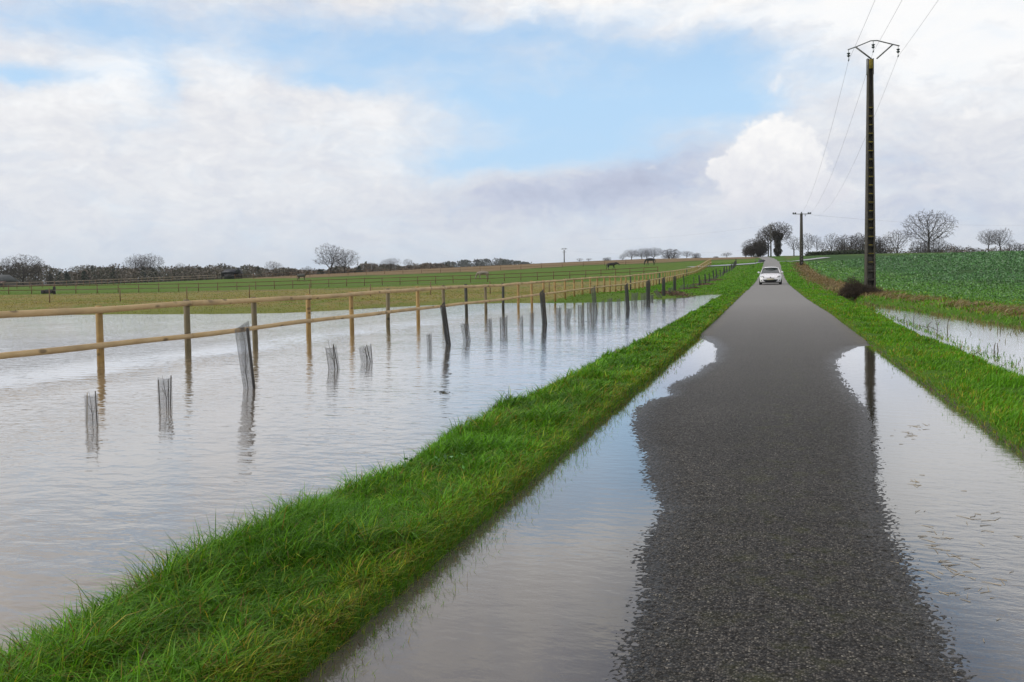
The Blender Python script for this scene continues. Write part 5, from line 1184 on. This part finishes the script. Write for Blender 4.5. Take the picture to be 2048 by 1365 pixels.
CS = .0415; cp = W(1541, 571, CS); cp[0] = rayX(1541, 560, 1)[0]*0+cp[0]; cz_ = float(groad(cp[1]))+.02
print('car', cp, cz_)
car = empty('car', (cp[0], cp[1], cz_), 'white hatchback driving towards the camera along the lane', 'car', rz=0.0)
# local: front towards -Y, bumper face at y=0
def section(hw, ztop, zbelt, zsill, crown):
    return [(0,ztop+crown),(hw*.45,ztop+crown*.8),(hw*.80,ztop),(hw*.95,zbelt),(hw,zbelt-.16),(hw*.995,(zbelt+zsill)/2),(hw*.97,zsill+.08),(hw*.90,zsill),(0,zsill)]
sta = [(0.0,.62,.58,.50,.30,.0),(.04,.74,.66,.56,.24,.005),(.16,.83,.73,.64,.20,.015),(.40,.885,.80,.72,.18,.03),(.85,.90,.90,.82,.17,.04),(1.25,.905,.99,.90,.17,.03),(2.0,.905,.96,.92,.17,.0),(3.0,.905,.98,.95,.17,.0),(3.7,.88,1.0,.95,.18,.0),(4.1,.82,1.0,.92,.22,.0),(4.24,.74,.9,.8,.28,.0)]
V = []; Fc = []
for y, hw, zt, zb, zs, cr in sta:
    q = section(hw, zt, zb, zs, cr); V += [(x, y, z) for x, z in q]+[(-x, y, z) for x, z in q[-2:0:-1]]
m_ = len(V)//len(sta)
for i in range(len(sta)-1):
    for k in range(m_): Fc.append((i*m_+k, (i+1)*m_+k, (i+1)*m_+(k+1)%m_, i*m_+(k+1)%m_))
Fc += [tuple(range(m_)), tuple(range(len(V)-1, len(V)-m_-1, -1))]
mb = MB(); mb.raw(V, Fc); body = mb.build('body', m_paint, car, smooth=True); body.modifiers.new('s', 'SUBSURF').levels = 1
# cabin: roof and pillars in paint, glass set in
def cab(y, hw, z): return (hw, y, z)
base_ = [(1.02,.70,.985),(1.10,.78,.985)]
rz0, rz1 = .985, 1.47
mb = MB()
B0 = [(-.78,1.15,.97),(.78,1.15,.97),(.80,3.75,.98),(-.80,3.75,.98)]; T0 = [(-.60,2.02,1.44),(.60,2.02,1.44),(.60,3.30,1.45),(-.60,3.30,1.45)]
mb.raw(B0+T0, [(0,1,5,4),(1,2,6,5),(2,3,7,6),(3,0,4,7)]); gh = mb.build('glasshouse', m_glass, car)
mb = MB(); NN = 7
ring = []
for y, hw, z in ((1.92,.585,1.435),(2.15,.62,1.475),(2.6,.63,1.49),(3.1,.62,1.475),(3.5,.58,1.41)):
    for k in range(NN): u = k/(NN-1)*2-1; ring.append((hw*u, y-.10*(1-u*u)*(y < 2.1), z+.035*(1-u*u)-.05*(abs(u) > .99)))
for y, hw, z in ((1.92,.585,1.405),(2.15,.62,1.435),(2.6,.63,1.45),(3.1,.62,1.435),(3.5,.58,1.37)):
    for k in range(NN): u = k/(NN-1)*2-1; ring.append((hw*u, y, z))
o_ = 5*NN; Fr = [(i*NN+k, i*NN+k+1, (i+1)*NN+k+1, (i+1)*NN+k) for i in range(4) for k in range(NN-1)]+[(k+1, k, k+o_, k+1+o_) for k in range(NN-1)]+[(4*NN+k, 4*NN+k+1, 4*NN+k+1+o_, 4*NN+k+o_) for k in range(NN-1)]
Fr += [(i*NN, (i+1)*NN, (i+1)*NN+o_, i*NN+o_) for i in range(4)]+[((i+1)*NN+NN-1, i*NN+NN-1, i*NN+NN-1+o_, (i+1)*NN+NN-1+o_) for i in range(4)]
mb.raw(ring, Fr); mb.build('roof', m_paint, car, True)
for s in (-1, 1):
    MB().tube([(s*.80,1.10,.95),(s*.70,1.60,1.22),(s*.60,2.0,1.445)], [.035,.032,.035], 8).build('pillar', m_paint, car, True)
    MB().tube([(s*.83,1.2,.96),(s*.84,2.4,.985),(s*.82,3.7,1.0)], [.03,.03,.03], 6).build('window_sill', m_trim, car, True)
    mb = MB(); mb.tube([(s*.84,1.36,1.01),(s*.92,1.34,1.01)], .025, 6); mb.build('mirror_arm', m_trim, car)
    mi = MB(); mi.tube([(s*.88,1.33,1.045),(s*.93,1.31,1.05),(s*1.0,1.31,1.055),(s*1.04,1.33,1.05)], [.05,.078,.075,.03], 10); mi.build('mirror', m_paint, car, True)
    hl = MB(); hl.raw([(s*.52,.05,.615),(s*.78,.17,.66),(s*.835,.34,.745),(s*.74,.30,.775),(s*.60,.16,.735),(s*.50,.07,.67)]+[(s*.52,.16,.60),(s*.76,.28,.64),(s*.80,.44,.73),(s*.70,.42,.76),(s*.58,.30,.72),(s*.5,.2,.66)],
       ([(0,1,2,3,4,5)] if s > 0 else [(5,4,3,2,1,0)])+[((i+1)%6, i, i+6, (i+1)%6+6) if s > 0 else (i, (i+1)%6, (i+1)%6+6, i+6) for i in range(6)])
    h_ = hl.build('headlight', m_lens, car); h_.location = (0, -.035, 0)
    MB().tube([(s*.60,.02,.675),(s*.60,.045,.675)], [.055,.06], 12).build('headlamp_bulb', m_rim, h_, True)
    MB().tube([(s*.70,.035,.38),(s*.70,.09,.38)], [.055,.06], 10).build('fog_light', m_trim, car, True)
    for yw in (.78, 3.42):
        wl = bpy.data.objects.new('wheel', None); COL.objects.link(wl); wl.parent = car; wl.location = (s*.80, yw, .315)
        mb = MB(); prof = [(-.105,.25),(-.10,.30),(-.07,.315),(.07,.315),(.10,.30),(.105,.25)]; N_ = 24
        ring = [(x, r_*math.cos(2*math.pi*k/N_), r_*math.sin(2*math.pi*k/N_)) for x, r_ in prof for k in range(N_)]
        mb.raw(ring, [(i*N_+k, i*N_+(k+1)%N_, (i+1)*N_+(k+1)%N_, (i+1)*N_+k) for i in range(5) for k in range(N_)]+[tuple(range(N_)), tuple(range(6*N_-1, 5*N_-1, -1))]); mb.build('tyre', m_tyre, wl, True)
        mb = MB(); mb.tube([(s*.09,0,0),(s*.11,0,0)], [.20,.19], 20)
        for q_ in range(5): mb.box((s*.115, 0, .0), (.012, .05, .36), M=np.array(Matrix.Rotation(q_*math.pi/5, 3, 'X')))
        mb.build('rim', m_rim, wl)
ap = MB(); ap.raw([(-.62,-.035,.45),(.62,-.035,.45),(.42,-.04,.25),(-.42,-.04,.25),(-.62,.14,.45),(.62,.14,.45),(.42,.12,.25),(-.42,.12,.25)], [(3,2,1,0),(0,1,5,4),(1,2,6,5),(2,3,7,6),(3,0,4,7)]); ap.build('lower_grille', m_trim, car)
MB().box((0,-.006,.515), (.62,.05,.045), bev=.008).build('upper_grille', m_trim, car)
MB().box((0,-.055,.47), (.52,.02,.11), bev=.004).build('number_plate', m_plate, car)
bd = MB(); bd.raw([(0,-.03,.69),(.05,-.03,.625),(0,-.03,.56),(-.05,-.03,.625),(0,.03,.69),(.05,.03,.625),(0,.03,.56),(-.05,.03,.625)], [(3,2,1,0),(0,1,5,4),(1,2,6,5),(2,3,7,6),(3,0,4,7)]); bd.build('badge', m_badge, car)
MB().tube([(-.55,.055,.60),(-.2,.0,.588),(.2,.0,.588),(.55,.055,.60)], .006, 5).build('bonnet_seam', m_trim, car)
MB().box((0,.06,.20), (1.36,.10,.06), bev=.01).build('front_splitter', m_trim, car)
MB().box((0,2.1,.235), (1.5,3.6,.12), bev=.02).build('underbody', m_trim, car)
MB().tube([(-.5,1.13,1.0),(-.1,1.20,1.03)], .008, 5).build('wiper', m_trim, car); MB().tube([(.1,1.13,1.0),(.5,1.20,1.03)], .008, 5).build('wiper', m_trim, car)
MB().box((0,1.95,1.34), (.2,.02,.06), bev=.01).build('rear_view_mirror', m_trim, car)

# ---------------------------------------------------------------- the air
m_haze = bpy.data.materials.new('haze'); m_haze.use_nodes = True; g = G(m_haze.node_tree); g.n.remove(g.n['Principled BSDF'])
pv = g.n.new('ShaderNodeVolumePrincipled'); pv.inputs['Color'].default_value = (.86, .92, 1.0, 1); pv.inputs['Density'].default_value = .00013; pv.inputs['Anisotropy'].default_value = .2
g.l.new(pv.outputs[0], g.n['Material Output'].inputs['Volume'])
hb_ = MB(); hb_.box((0, 0, 18), (6400, 6400, 64)); tag(hb_.build('haze', m_haze), 'thin damp air over the fields', 'haze', kind='stuff')
